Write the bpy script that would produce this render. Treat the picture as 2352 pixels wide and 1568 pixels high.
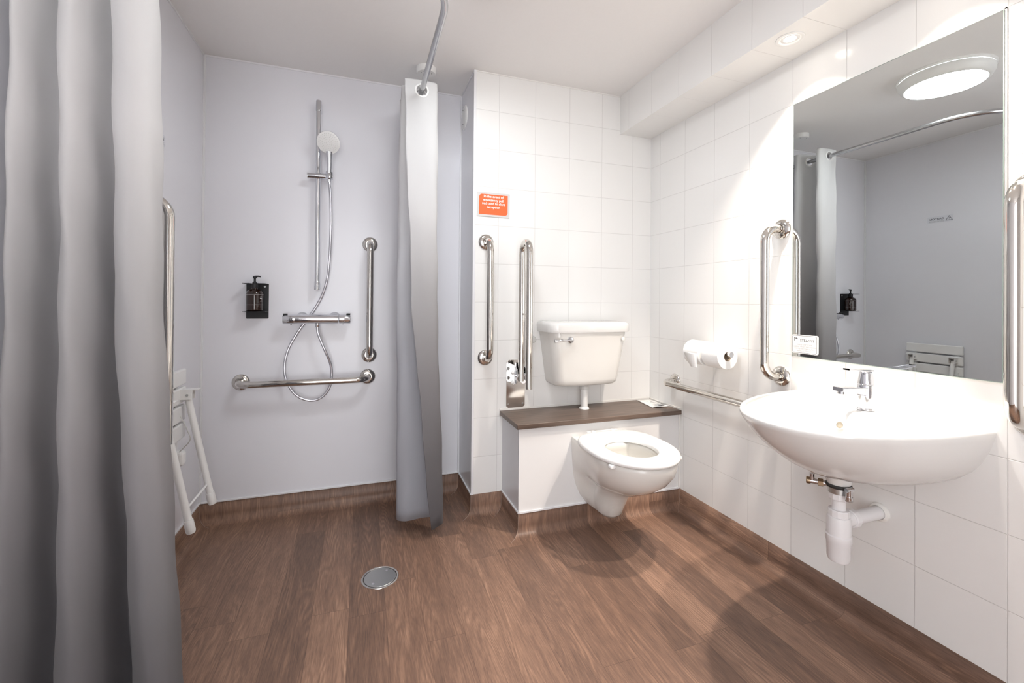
import bpy, math, random
from mathutils import Vector, Matrix
random.seed(7)
scene = bpy.context.scene
for o in list(bpy.data.objects):
    bpy.data.objects.remove(o)
col = scene.collection
pi = math.pi

# ---------------------------------------------------------------- room numbers (metres)
H = 1.10                       # camera height
XL, XR = -0.745, 1.6186        # left panelled wall, right tiled wall
YS, YB, YF = 2.50, 2.193, -1.25  # shower wall, tiled back wall, wall behind the camera
XV = 0.535                     # reveal between shower wall and tiled wall
XB, YBX = 0.70, 1.93           # boxed duct: left side, front
ZC, ZK = 2.29, 0.10            # ceiling, top of coved skirting
TW, TH = 0.20528, 0.2          # tile pitch

# ---------------------------------------------------------------- camera
cam = bpy.data.cameras.new('camera')
camo = bpy.data.objects.new('camera', cam); col.objects.link(camo)
scene.camera = camo
f_px, yaw, pitch, roll, cy = 1001.886, 0.3291, 0.0048, -0.0077, 685.325
cam.sensor_width = 36.0; cam.sensor_fit = 'HORIZONTAL'
cam.lens = 36.0 * f_px / 2352.0
cam.shift_y = (cy - 784.0) / 2352.0
cam.clip_start = 0.01
fwd = Vector((math.sin(yaw)*math.cos(pitch), math.cos(yaw)*math.cos(pitch), math.sin(pitch)))
right = Vector((math.cos(yaw), -math.sin(yaw), 0))
up = right.cross(fwd)
r2 = right*math.cos(roll) - up*math.sin(roll)
u2 = right*math.sin(roll) + up*math.cos(roll)
m = Matrix((r2, u2, -fwd)).transposed().to_4x4()
m.translation = Vector((0, 0, H))
camo.matrix_world = m

# ---------------------------------------------------------------- world, exposure
DOOR_FILL = 6.3            # soft fill light through an unseen doorway, added to brighten the room
w = bpy.data.worlds.new('world'); scene.world = w; w.use_nodes = True
w.node_tree.nodes['Background'].inputs[0].default_value = (0.975, 0.975, 0.985, 1)
w.node_tree.nodes['Background'].inputs[1].default_value = DOOR_FILL
scene.view_settings.view_transform = 'Standard'
scene.view_settings.look = 'None'
scene.view_settings.gamma = 1.0
scene.view_settings.use_curve_mapping = False
scene.view_settings.exposure = -0.08
CEIL_LAMP = 52.0      # emission strength of the round ceiling lamp's diffuser
SPOT_W = 108.0         # watts of each recessed downlight

# ---------------------------------------------------------------- materials
def srgb(r, g, b):
    def c(v):
        v /= 255.0
        return v/12.92 if v <= 0.04045 else ((v+0.055)/1.055)**2.4
    return (c(r), c(g), c(b), 1)

def mat(name, color, rough=0.5, metal=0.0, spec=0.5, coat=0.0, bump=0.0, bscale=200.0, trans=0.0, ior=1.45, vary=0.0):
    mt = bpy.data.materials.new(name); mt.use_nodes = True
    nt = mt.node_tree; b = nt.nodes['Principled BSDF']
    b.inputs['Base Color'].default_value = color
    b.inputs['Roughness'].default_value = rough
    b.inputs['Metallic'].default_value = metal
    b.inputs['Specular IOR Level'].default_value = spec
    b.inputs['Coat Weight'].default_value = coat
    b.inputs['Transmission Weight'].default_value = trans
    b.inputs['IOR'].default_value = ior
    if bump > 0 or vary > 0:
        tc = nt.nodes.new('ShaderNodeTexCoord')
        n = nt.nodes.new('ShaderNodeTexNoise'); n.inputs['Scale'].default_value = bscale
        n.inputs['Detail'].default_value = 4
        nt.links.new(tc.outputs['Object'], n.inputs['Vector'])
        if bump > 0:
            bp = nt.nodes.new('ShaderNodeBump'); bp.inputs['Strength'].default_value = bump
            bp.inputs['Distance'].default_value = 0.001
            nt.links.new(n.outputs['Fac'], bp.inputs['Height'])
            nt.links.new(bp.outputs['Normal'], b.inputs['Normal'])
        if vary > 0:
            mx = nt.nodes.new('ShaderNodeMix'); mx.data_type = 'RGBA'
            mx.inputs['A'].default_value = [c*(1-vary) for c in color[:3]]+[1]
            mx.inputs['B'].default_value = [min(1, c*(1+vary)) for c in color[:3]]+[1]
            nt.links.new(n.outputs['Fac'], mx.inputs['Factor'])
            nt.links.new(mx.outputs['Result'], b.inputs['Base Color'])
    return mt

def emis(name, color, s):
    mt = bpy.data.materials.new(name); mt.use_nodes = True
    nt = mt.node_tree; nt.nodes.clear()
    e = nt.nodes.new('ShaderNodeEmission'); o = nt.nodes.new('ShaderNodeOutputMaterial')
    e.inputs[0].default_value = color; e.inputs[1].default_value = s
    nt.links.new(e.outputs[0], o.inputs[0])
    return mt

def M_(nt, op, a, b=None, c=None):
    n = nt.nodes.new('ShaderNodeMath'); n.operation = op
    for i, v in enumerate((a, b, c)):
        if v is None: continue
        if isinstance(v, (int, float)): n.inputs[i].default_value = v
        else: nt.links.new(v, n.inputs[i])
    return n.outputs[0]

def tile_mat(name, ax_u, u0, z_rows=True, pit_v=None, v0=None, ax_v='Z'):
    mt = mat(name, (0.84, 0.835, 0.82, 1), rough=0.16, spec=0.5)
    nt = mt.node_tree; b = nt.nodes['Principled BSDF']
    tc = nt.nodes.new('ShaderNodeTexCoord'); sp = nt.nodes.new('ShaderNodeSeparateXYZ')
    nt.links.new(tc.outputs['Object'], sp.inputs[0])
    def joint(axis, p, o, wd=0.0016):
        fr = M_(nt, 'FRACT', M_(nt, 'DIVIDE', M_(nt, 'SUBTRACT', sp.outputs[axis], o), p))
        d = M_(nt, 'MULTIPLY', M_(nt, 'MINIMUM', fr, M_(nt, 'SUBTRACT', 1.0, fr)), p)   # metres to nearest line
        mr = nt.nodes.new('ShaderNodeMapRange'); mr.interpolation_type = 'SMOOTHSTEP'
        nt.links.new(d, mr.inputs[0]); mr.inputs[1].default_value = wd*0.4; mr.inputs[2].default_value = wd
        return mr.outputs[0]
    j1 = joint(ax_u, TW, u0)
    j = M_(nt, 'MULTIPLY', j1, joint(ax_v, TH if v0 is None else pit_v, 2.0913 if v0 is None else v0)) if (z_rows or v0 is not None) else j1
    mx = nt.nodes.new('ShaderNodeMix'); mx.data_type = 'RGBA'
    mx.inputs['A'].default_value = (0.66, 0.65, 0.635, 1); mx.inputs['B'].default_value = (0.84, 0.835, 0.82, 1)
    nt.links.new(j, mx.inputs['Factor']); nt.links.new(mx.outputs['Result'], b.inputs['Base Color'])
    rr = M_(nt, 'SUBTRACT', 0.7, M_(nt, 'MULTIPLY', j, 0.54)); nt.links.new(rr, b.inputs['Roughness'])
    ns = nt.nodes.new('ShaderNodeTexNoise'); ns.inputs['Scale'].default_value = 5; nt.links.new(tc.outputs['Object'], ns.inputs['Vector'])
    hh = M_(nt, 'ADD', j, M_(nt, 'MULTIPLY', ns.outputs['Fac'], 1.0))
    bp = nt.nodes.new('ShaderNodeBump'); bp.inputs['Strength'].default_value = 0.5; bp.inputs['Distance'].default_value = 0.0012
    nt.links.new(hh, bp.inputs['Height']); nt.links.new(bp.outputs['Normal'], b.inputs['Normal'])
    return mt

def wood_mat():
    mt = mat('wood vinyl', (0.3, 0.2, 0.15, 1), rough=0.42, spec=0.4)
    nt = mt.node_tree; b = nt.nodes['Principled BSDF']
    uv = nt.nodes.new('ShaderNodeUVMap'); sp = nt.nodes.new('ShaderNodeSeparateXYZ'); nt.links.new(uv.outputs[0], sp.inputs[0])
    U, V = sp.outputs[0], sp.outputs[1]
    pu = M_(nt, 'DIVIDE', M_(nt, 'ADD', U, 0.037), 0.122)
    pid = M_(nt, 'FLOOR', pu); fu = M_(nt, 'FRACT', pu)
    wn = nt.nodes.new('ShaderNodeTexWhiteNoise'); wn.noise_dimensions = '1D'; nt.links.new(pid, wn.inputs['W'])
    pv = M_(nt, 'ADD', M_(nt, 'DIVIDE', V, 0.92), M_(nt, 'MULTIPLY', wn.outputs['Value'], 7.3))
    vid = M_(nt, 'FLOOR', pv); fv = M_(nt, 'FRACT', pv)
    cb = nt.nodes.new('ShaderNodeCombineXYZ'); nt.links.new(pid, cb.inputs[0]); nt.links.new(vid, cb.inputs[1])
    wn2 = nt.nodes.new('ShaderNodeTexWhiteNoise'); wn2.noise_dimensions = '2D'; nt.links.new(cb.outputs[0], wn2.inputs['Vector'])
    off = M_(nt, 'MULTIPLY', wn2.outputs['Value'], 37.0)
    def vec(su, sv, k=1.0):
        c = nt.nodes.new('ShaderNodeCombineXYZ')
        nt.links.new(M_(nt, 'MULTIPLY', U, su), c.inputs[0]); nt.links.new(M_(nt, 'MULTIPLY', V, sv), c.inputs[1])
        nt.links.new(M_(nt, 'MULTIPLY', off, k), c.inputs[2]); return c.outputs[0]
    def noise(v, sc, det=5, dist=0.0, ro=0.6):
        n = nt.nodes.new('ShaderNodeTexNoise'); n.inputs['Scale'].default_value = sc; n.inputs['Detail'].default_value = det
        n.inputs['Roughness'].default_value = ro; n.inputs['Distortion'].default_value = dist
        nt.links.new(v, n.inputs['Vector']); return n.outputs['Fac']
    n1 = noise(vec(17, 2.6), 1.0, 5, 0.9)          # broad tone flames
    n2 = noise(vec(420, 22), 1.0, 3, 0.3)           # fine pores
    # cathedral rings: contour lines of a stretched noise
    rg = noise(vec(9, 0.95, 2.0), 1.0, 2, 0.2, 0.4)
    ring = M_(nt, 'SINE', M_(nt, 'MULTIPLY', rg, 190.0))
    n3 = noise(vec(130, 9, 3.0), 1.0, 5, 0.8)
    rmask = nt.nodes.new('ShaderNodeMapRange'); nt.links.new(n1, rmask.inputs[0]); rmask.inputs[1].default_value = 0.42; rmask.inputs[2].default_value = 0.62
    tone = M_(nt, 'ADD', M_(nt, 'MULTIPLY', n1, 0.50), M_(nt, 'MULTIPLY', wn2.outputs['Value'], 0.22))
    tone = M_(nt, 'ADD', tone, M_(nt, 'MULTIPLY', M_(nt, 'SUBTRACT', n3, 0.5), 0.34))
    tone = M_(nt, 'ADD', tone, M_(nt, 'MULTIPLY', M_(nt, 'MULTIPLY', ring, rmask.outputs[0]), 0.10))
    tone = M_(nt, 'ADD', M_(nt, 'ADD', tone, 0.10), M_(nt, 'MULTIPLY', M_(nt, 'SUBTRACT', n2, 0.5), 0.55))
    cr = nt.nodes.new('ShaderNodeValToRGB'); nt.links.new(tone, cr.inputs[0])
    e = cr.color_ramp.elements
    e[0].position = 0.15; e[0].color = srgb(88, 70, 61)
    e[1].position = 0.85; e[1].color = srgb(172, 138, 116)
    k = e.new(0.42); k.color = srgb(120, 94, 80)
    k = e.new(0.6); k.color = srgb(143, 113, 95)
    # plank joints
    du = M_(nt, 'MULTIPLY', M_(nt, 'MINIMUM', fu, M_(nt, 'SUBTRACT', 1.0, fu)), 0.122)
    dv = M_(nt, 'MULTIPLY', M_(nt, 'MINIMUM', fv, M_(nt, 'SUBTRACT', 1.0, fv)), 0.92)
    dd = M_(nt, 'MINIMUM', du, dv)
    jm = nt.nodes.new('ShaderNodeMapRange'); nt.links.new(dd, jm.inputs[0]); jm.inputs[1].default_value = 0.0002; jm.inputs[2].default_value = 0.0012
    jm.inputs[3].default_value = 0.6
    mx = nt.nodes.new('ShaderNodeMix'); mx.data_type = 'RGBA'; mx.blend_type = 'MULTIPLY'; mx.inputs['Factor'].default_value = 1
    nt.links.new(cr.outputs[0], mx.inputs['A']); nt.links.new(jm.outputs[0], mx.inputs['B'])
    nt.links.new(mx.outputs['Result'], b.inputs['Base Color'])
    bp = nt.nodes.new('ShaderNodeBump'); bp.inputs['Strength'].default_value = 0.25; bp.inputs['Distance'].default_value = 0.0006
    nt.links.new(M_(nt, 'ADD', n2, n3), bp.inputs['Height']); nt.links.new(bp.outputs['Normal'], b.inputs['Normal'])
    return mt

def curtain_mat(name, cols):
    """dyed cloth: colour bands by height printed into the fabric, fine weave bump"""
    mt = mat(name, (0.8, 0.8, 0.8, 1), rough=0.75, spec=0.25)
    nt = mt.node_tree; b = nt.nodes['Principled BSDF']
    b.inputs['Sheen Weight'].default_value = 0.15
    tc = nt.nodes.new('ShaderNodeTexCoord'); sp = nt.nodes.new('ShaderNodeSeparateXYZ'); nt.links.new(tc.outputs['Object'], sp.inputs[0])
    cr = nt.nodes.new('ShaderNodeValToRGB'); nt.links.new(M_(nt, 'DIVIDE', sp.outputs[2], 2.2), cr.inputs[0])
    e = cr.color_ramp.elements
    e[0].position = cols[0][0]/2.2; e[0].color = cols[0][1]
    e[1].position = cols[-1][0]/2.2; e[1].color = cols[-1][1]
    for z, c in cols[1:-1]:
        k = e.new(z/2.2); k.color = c
    nt.links.new(cr.outputs[0], b.inputs['Base Color'])
    tr_ = nt.nodes.new('ShaderNodeBsdfTranslucent'); nt.links.new(cr.outputs[0], tr_.inputs['Color'])
    ms = nt.nodes.new('ShaderNodeMixShader'); ms.inputs[0].default_value = 0.5
    nt.links.new(b.outputs[0], ms.inputs[1]); nt.links.new(tr_.outputs[0], ms.inputs[2])
    nt.links.new(ms.outputs[0], nt.nodes['Material Output'].inputs[0])
    wv = nt.nodes.new('ShaderNodeTexNoise'); wv.inputs['Scale'].default_value = 900; nt.links.new(tc.outputs['Object'], wv.inputs['Vector'])
    bp = nt.nodes.new('ShaderNodeBump'); bp.inputs['Strength'].default_value = 0.15; bp.inputs['Distance'].default_value = 0.0004
    nt.links.new(wv.outputs['Fac'], bp.inputs['Height']); nt.links.new(bp.outputs['Normal'], b.inputs['Normal'])
    return mt

steel = mat('polished steel', (0.66, 0.635, 0.60, 1), rough=0.08, metal=1, vary=0.03, bscale=8)
chrome = mat('chrome', (0.72, 0.73, 0.76, 1), rough=0.05, metal=1, vary=0.02, bscale=8)
satin = mat('brushed steel', (0.52, 0.53, 0.53, 1), rough=0.32, metal=1, bump=0.1, bscale=300)
alu = mat('anodised aluminium', (0.50, 0.50, 0.51, 1), rough=0.25, metal=1, vary=0.03, bscale=20)
hosem = mat('grey metallic hose', (0.60, 0.60, 0.64, 1), rough=0.28, metal=0.85, vary=0.03, bscale=60)
ceram = mat('white vitreous china', (0.77, 0.765, 0.75, 1), rough=0.08, spec=0.5, coat=0.3, vary=0.01, bscale=3)
ceramp = mat('toilet china', (0.77, 0.755, 0.72, 1), rough=0.09, spec=0.5, coat=0.3, vary=0.01, bscale=3)
stained = mat('limescale stained china', (0.50, 0.45, 0.36, 1), rough=0.3, vary=0.1, bscale=25)
wplast = mat('white plastic', (0.82, 0.82, 0.81, 1), rough=0.3, vary=0.01, bscale=10)
seatw = mat('white seat plastic', (0.86, 0.86, 0.855, 1), rough=0.2, vary=0.01, bscale=10)
greyp = mat('pale grey plastic', (0.62, 0.62, 0.60, 1), rough=0.4, vary=0.02, bscale=20)
pvc = mat('white waste pipe plastic', (0.80, 0.79, 0.80, 1), rough=0.35, vary=0.01, bscale=10)
panel = mat('lilac white wall panel', (0.775, 0.775, 0.815, 1), rough=0.22, spec=0.45, vary=0.006, bscale=4)
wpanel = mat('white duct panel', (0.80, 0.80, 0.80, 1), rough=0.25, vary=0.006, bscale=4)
gpanel = mat('lilac duct panel', (0.66, 0.665, 0.70, 1), rough=0.25, vary=0.006, bscale=4)  # side panel tone, darker and more lilac than the front
trimw = mat('white trim', (0.80, 0.80, 0.82, 1), rough=0.3, vary=0.01, bscale=10)
plaster = mat('painted ceiling', (0.86, 0.845, 0.835, 1), rough=0.85, bump=0.2, bscale=80, vary=0.012)
sealant = mat('white sealant', (0.84, 0.83, 0.80, 1), rough=0.5, bump=0.2, bscale=100)
black = mat('black powder coat', (0.012, 0.012, 0.014, 1), rough=0.45, bump=0.1, bscale=400)
darkp = mat('dark rubber', (0.03, 0.03, 0.03, 1), rough=0.6, vary=0.1, bscale=50)
weld = mat('vinyl weld rod', (0.36, 0.29, 0.25, 1), rough=0.5, vary=0.1, bscale=60)
amber = mat('amber bottle', (0.022, 0.009, 0.006, 1), rough=0.12, coat=0.4, vary=0.3, bscale=12)
labelw = mat('label print', (0.55, 0.55, 0.55, 1), rough=0.5, vary=0.05, bscale=60)
orange = mat('orange print', srgb(252, 108, 60), rough=0.4, vary=0.02, bscale=60)
wprint = mat('white print', (0.88, 0.86, 0.84, 1), rough=0.4, vary=0.01, bscale=60)
ink = mat('dark ink', (0.06, 0.06, 0.07, 1), rough=0.5, vary=0.1, bscale=60)
inkg = mat('grey ink', (0.42, 0.42, 0.43, 1), rough=0.5, vary=0.05, bscale=60)
paper = mat('white paper', (0.82, 0.82, 0.80, 1), rough=0.7, bump=0.15, bscale=150)
tissue = mat('toilet paper', (0.86, 0.86, 0.85, 1), rough=0.95, bump=0.4, bscale=250)
card = mat('brown card tube', (0.42, 0.33, 0.24, 1), rough=0.8, vary=0.08, bscale=60)
mirr = mat('mirror silver', (0.74, 0.77, 0.765, 1), rough=0.0, metal=1)
glassedge = mat('green glass edge', (0.25, 0.32, 0.29, 1), rough=0.15, vary=0.05, bscale=20)
brass = mat('dull brass', (0.36, 0.27, 0.18, 1), rough=0.35, metal=1, vary=0.1, bscale=40)
water = mat('bowl water', (0.62, 0.60, 0.52, 1), rough=0.03, spec=0.6, vary=0.02, bscale=10)
lampm = emis('lamp diffuser glow', (0.93, 0.97, 1.0, 1), CEIL_LAMP)
bulbm = emis('downlight glow', (1.0, 0.90, 0.78, 1), 40.0)
tile_r = tile_mat('white tile right', 'Y', 2.1065)
tile_b = tile_mat('white tile back', 'X', 0.6708)
tile_k = tile_mat('white tile bulkhead', 'Y', 2.1065, z_rows=False)
wood = wood_mat()
def laminate():
    mt = mat('dark wood laminate', (0.1, 0.08, 0.07, 1), rough=0.38)
    nt = mt.node_tree; b = nt.nodes['Principled BSDF']
    tc = nt.nodes.new('ShaderNodeTexCoord'); mp = nt.nodes.new('ShaderNodeMapping'); mp.inputs['Scale'].default_value = (3, 60, 60)
    n = nt.nodes.new('ShaderNodeTexNoise'); n.inputs['Scale'].default_value = 1.5; n.inputs['Detail'].default_value = 6
    cr = nt.nodes.new('ShaderNodeValToRGB'); cr.color_ramp.elements[0].color = srgb(82, 68, 60); cr.color_ramp.elements[1].color = srgb(116, 99, 88)
    cr.color_ramp.elements[0].position = .3; cr.color_ramp.elements[1].position = .7
    nt.links.new(tc.outputs['Object'], mp.inputs[0]); nt.links.new(mp.outputs[0], n.inputs['Vector']); nt.links.new(n.outputs['Fac'], cr.inputs[0]); nt.links.new(cr.outputs[0], b.inputs['Base Color'])
    return mt
lam = laminate()
ombre = curtain_mat('white to grey dyed curtain', [(0.0, (0.14, 0.133, 0.145, 1)), (0.35, (0.235, 0.225, 0.235, 1)), (0.75, (0.40, 0.385, 0.39, 1)), (1.15, (0.62, 0.61, 0.61, 1)), (1.5, (0.84, 0.83, 0.825, 1)), (2.0, (0.88, 0.88, 0.88, 1))])
inner = curtain_mat('pale reverse of curtain', [(0.0, (0.60, 0.61, 0.67, 1)), (0.8, (0.70, 0.71, 0.76, 1)), (1.6, (0.84, 0.84, 0.86, 1)), (2.0, (0.88, 0.88, 0.88, 1))])

# ---------------------------------------------------------------- mesh helpers
class MB:
    def __init__(s): s.v = []; s.f = []; s.mi = []
    def add(s, vs, fs, mi=0):
        k = len(s.v); s.v += [tuple(v) for v in vs]; s.f += [tuple(i+k for i in f) for f in fs]; s.mi += [mi]*len(fs)
        return s
    def box(s, x0, x1, y0, y1, z0, z1):
        return s.add([(x0,y0,z0),(x1,y0,z0),(x1,y1,z0),(x0,y1,z0),(x0,y0,z1),(x1,y0,z1),(x1,y1,z1),(x0,y1,z1)],
                     [(0,3,2,1),(4,5,6,7),(0,1,5,4),(1,2,6,5),(2,3,7,6),(3,0,4,7)])
    def tube(s, pts, r, n=20, caps=True):
        pts = [Vector(p) for p in pts]; N = len(pts)
        rs = r if isinstance(r, (list, tuple)) else [r]*N
        T = []
        for i in range(N):
            a = pts[max(0, i-1)]; b = pts[min(N-1, i+1)]
            T.append((b-a).normalized())
        ref = Vector((0,0,1)) if abs(T[0].z) < 0.9 else Vector((1,0,0))
        nrm = (ref - T[0]*ref.dot(T[0])).normalized()
        vs = []; fs = []
        for i in range(N):
            nrm = (nrm - T[i]*nrm.dot(T[i])).normalized(); bi = T[i].cross(nrm)
            for k in range(n):
                a = 2*pi*k/n
                vs.append(pts[i] + (nrm*math.cos(a) + bi*math.sin(a))*rs[i])
        for i in range(N-1):
            for k in range(n):
                fs.append((i*n+k, i*n+(k+1)%n, (i+1)*n+(k+1)%n, (i+1)*n+k))
        if caps:
            fs.append(tuple(reversed(range(n)))); fs.append(tuple(range((N-1)*n, N*n)))
        return s.add(vs, fs)
    def lathe(s, prof, o, axis=(0,0,1), n=40, caps=True):
        """prof: (radius, height) list, around axis from point o"""
        ax = Vector(axis).normalized(); ref = Vector((0,0,1)) if abs(ax.z) < 0.9 else Vector((1,0,0))
        u = (ref - ax*ref.dot(ax)).normalized(); v = ax.cross(u); o = Vector(o)
        vs = []; fs = []
        for r, h in prof:
            for k in range(n):
                a = 2*pi*k/n; vs.append(o + ax*h + (u*math.cos(a)+v*math.sin(a))*r)
        for i in range(len(prof)-1):
            for k in range(n): fs.append((i*n+k, i*n+(k+1)%n, (i+1)*n+(k+1)%n, (i+1)*n+k))
        if caps:
            if prof[0][0] > 1e-6: fs.append(tuple(reversed(range(n))))
            if prof[-1][0] > 1e-6: fs.append(tuple(range((len(prof)-1)*n, len(prof)*n)))
        return s.add(vs, fs)
    def loft(s, loops, cap0=True, cap1=True, closed=True):
        n = len(loops[0]); vs = [p for l in loops for p in l]; fs = []
        for i in range(len(loops)-1):
            for k in range(n if closed else n-1):
                fs.append((i*n+k, i*n+(k+1)%n, (i+1)*n+(k+1)%n, (i+1)*n+k))
        if cap0: fs.append(tuple(reversed(range(n))))
        if cap1: fs.append(tuple(range((len(loops)-1)*n, len(loops)*n)))
        return s.add(vs, fs)
    def build(s, name, material, parent=None, smooth=True, bevel=0, sub=0, mats=None, uv=None, angle=35):
        me = bpy.data.meshes.new(name); me.from_pydata(s.v, [], s.f)
        for mm in (mats or [material]): me.materials.append(mm)
        for p, i in zip(me.polygons, s.mi): p.material_index = i
        me.validate()
        import bmesh
        bm = bmesh.new(); bm.from_mesh(me)
        bmesh.ops.remove_doubles(bm, verts=bm.verts, dist=1e-6)
        bmesh.ops.recalc_face_normals(bm, faces=bm.faces); bm.to_mesh(me); bm.free()
        if smooth:
            for p in me.polygons: p.use_smooth = True
            me.set_sharp_from_angle(angle=math.radians(angle))
        o = bpy.data.objects.new(name, me); col.objects.link(o)
        if parent is not None: o.parent = parent
        if bevel:
            b = o.modifiers.new('bevel', 'BEVEL'); b.width = bevel; b.segments = 3; b.limit_method = 'ANGLE'; b.angle_limit = math.radians(40)
        if sub:
            q = o.modifiers.new('sub', 'SUBSURF'); q.levels = sub; q.render_levels = sub
        return o

def tag(o, label=None, cat=None, group=None, kind=None):
    if label: o['label'] = label
    if cat: o['category'] = cat
    if group: o['group'] = group
    if kind: o['kind'] = kind
    return o
def empty(name, loc, label, cat, group=None, mtx=None):
    o = bpy.data.objects.new(name, None); col.objects.link(o); o.empty_display_size = 0.05
    if mtx is not None: o.matrix_basis = Matrix.Translation(loc) @ mtx
    else: o.location = loc
    return tag(o, label, cat, group)
def local(mb, loc):
    L = Vector(loc); mb.v = [tuple(Vector(v)-L) for v in mb.v]; return mb
def copy_tree(o, parent=None):
    c = o.copy(); col.objects.link(c)
    if parent is not None: c.parent = parent
    for ch in [x for x in bpy.data.objects if x.parent == o]: copy_tree(ch, c)
    return c
def fillet(pts, r, n=8):
    pts = [Vector(p) for p in pts]; out = [pts[0]]
    rs = r if isinstance(r, (list, tuple)) else [r]*(len(pts)-2)
    for i in range(1, len(pts)-1):
        a, b, c = pts[i-1], pts[i], pts[i+1]; rr = rs[i-1]
        d1 = (a-b).normalized(); d2 = (c-b).normalized(); ang = d1.angle(d2)
        t = rr/math.tan(ang/2); p1 = b+d1*t; ctr = b+(d1+d2).normalized()*rr/math.sin(ang/2)
        v1 = p1-ctr; v2 = (b+d2*t)-ctr; tot = v1.angle(v2)
        for k in range(n+1):
            s = k/n; out.append(ctr + (v1*math.sin((1-s)*tot)+v2*math.sin(s*tot))/math.sin(tot))
    out.append(pts[-1]); return out
def catmull(pts, n):
    P = [Vector(p) for p in pts]; P = [P[0]*2-P[1]]+P+[P[-1]*2-P[-2]]; out = []
    for i in range(1, len(P)-2):
        for k in range(n):
            t = k/n
            out.append(0.5*((2*P[i])+(P[i+1]-P[i-1])*t+(2*P[i-1]-5*P[i]+4*P[i+1]-P[i+2])*t*t+(3*P[i]-P[i-1]-3*P[i+1]+P[i+2])*t**3))
    out.append(P[-2]); return out
def text(name, body, size, mtx, material, parent, bold=0.0, align='CENTER', depth=0.0001, space=1.0):
    cu = bpy.data.curves.new(name, 'FONT'); cu.body = body; cu.size = size; cu.align_x = align; cu.align_y = 'CENTER'
    cu.extrude = depth; cu.offset = bold; cu.space_line = space
    t = bpy.data.objects.new(name, cu); col.objects.link(t)
    bpy.context.view_layer.update()
    me = bpy.data.meshes.new_from_object(t.evaluated_get(bpy.context.evaluated_depsgraph_get()))
    bpy.data.objects.remove(t)
    me.transform(mtx); me.materials.clear(); me.materials.append(material)
    o = bpy.data.objects.new(name, me); col.objects.link(o)
    if parent is not None: o.parent = parent
    return o
def face_mtx(origin, ux, uy):
    ux = Vector(ux); uy = Vector(uy); uz = ux.cross(uy)
    m = Matrix((ux, uy, uz)).transposed().to_4x4(); m.translation = Vector(origin); return m
def rrect(w, h, radii, n=6):
    """rounded rectangle outline centred; radii = (bl, br, tr, tl)"""
    out = []
    for (cx, cyy, r, a0) in ((-w/2, -h/2, radii[0], pi), (w/2, -h/2, radii[1], 1.5*pi), (w/2, h/2, radii[2], 0), (-w/2, h/2, radii[3], .5*pi)):
        r = max(r, 1e-4); ox = cx + (r if cx < 0 else -r); oy = cyy + (r if cyy < 0 else -r)
        for k in range(n+1):
            a = a0 + .5*pi*k/n; out.append((ox+r*math.cos(a), oy+r*math.sin(a)))
    return out
def plate(mb, outline, mtx, d0, d1):
    """extrude a 2D outline along mtx z from d0 to d1"""
    l0 = [mtx @ Vector((x, y, d0)) for x, y in outline]; l1 = [mtx @ Vector((x, y, d1)) for x, y in outline]
    return mb.loft([l0, l1])

# ================================================================ the setting
T = 0.08
def struct(name, mb, material, uvf=None, **k):
    o = mb.build(name, material, smooth=False, **k); tag(o, kind='structure')
    if uvf:
        uv = o.data.uv_layers.new(name='UVMap')
        for lp in o.data.loops: uv.data[lp.index].uv = uvf(o.data.vertices[lp.vertex_index].co)
    return o
fl = struct('floor', MB().box(XL-T, XR+T, YF-T, YS+T, -0.05, 0), wood, uvf=lambda c: (c.x, c.y))
struct('ceiling', MB().box(XL-T, XR+T, YF-T, YS+T, ZC, ZC+0.05), plaster)
struct('wall_left', MB().box(XL-T, XL, YF-T, YS+T, 0, ZC), panel)
struct('wall_shower', MB().box(XL, XV, YS, YS+T, 0, ZC), panel)
struct('wall_reveal', MB().box(XV, XV+0.03, YB+0.004, YS+T, 0, ZC), panel)
struct('wall_back', MB().box(XV+0.004, XR, YB, YB+T, 0, ZC), tile_b)
struct('wall_right', MB().box(XR, XR+T, YF-T, YB+T, 0, ZC), tile_r)
struct('wall_front', MB().box(XL, -0.66, YF-T, YF, 0, ZC).box(0.44, XR, YF-T, YF, 0, ZC).box(-0.66, 0.44, YF-T, YF, 2.10, ZC), plaster)  # door opening in this unseen wall is added to let fill light in
struct('wall_bulkhead', MB().box(1.405, XR, YF, YB, 2.070, ZC), tile_k)

# coved vinyl skirting: profile (offset from wall, height, arc length)
prof = [(0.0, ZK, 0.0), (0.0025, ZK-0.001, 0.003), (0.0025, 0.042, 0.06)]
for k in range(1, 9):
    a = pi/2*k/8; prof.append((0.0025+0.04*(1-math.cos(a)), 0.0405-0.04*math.sin(a)+0.0, 0.06+0.04*a))
prof.append((0.055, 0.0004, 0.135))
path = [(XL, YF), (XL, YS), (XV, YS), (XV, YB), (XB, YB), (XB, YBX), (XR, YBX), (XR, YF)]
names = ['left', 'shower', 'reveal', 'back', 'duct_side', 'duct_front', 'right']
def nrm(i):
    a = Vector(path[i]); b = Vector(path[i+1]); d = (b-a).normalized(); return Vector((d.y, -d.x))
mit = []
for i in range(len(path)):
    if i == 0: mit.append(nrm(0))
    elif i == len(path)-1: mit.append(nrm(i-1))
    else: mit.append(nrm(i-1)+nrm(i))
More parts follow.
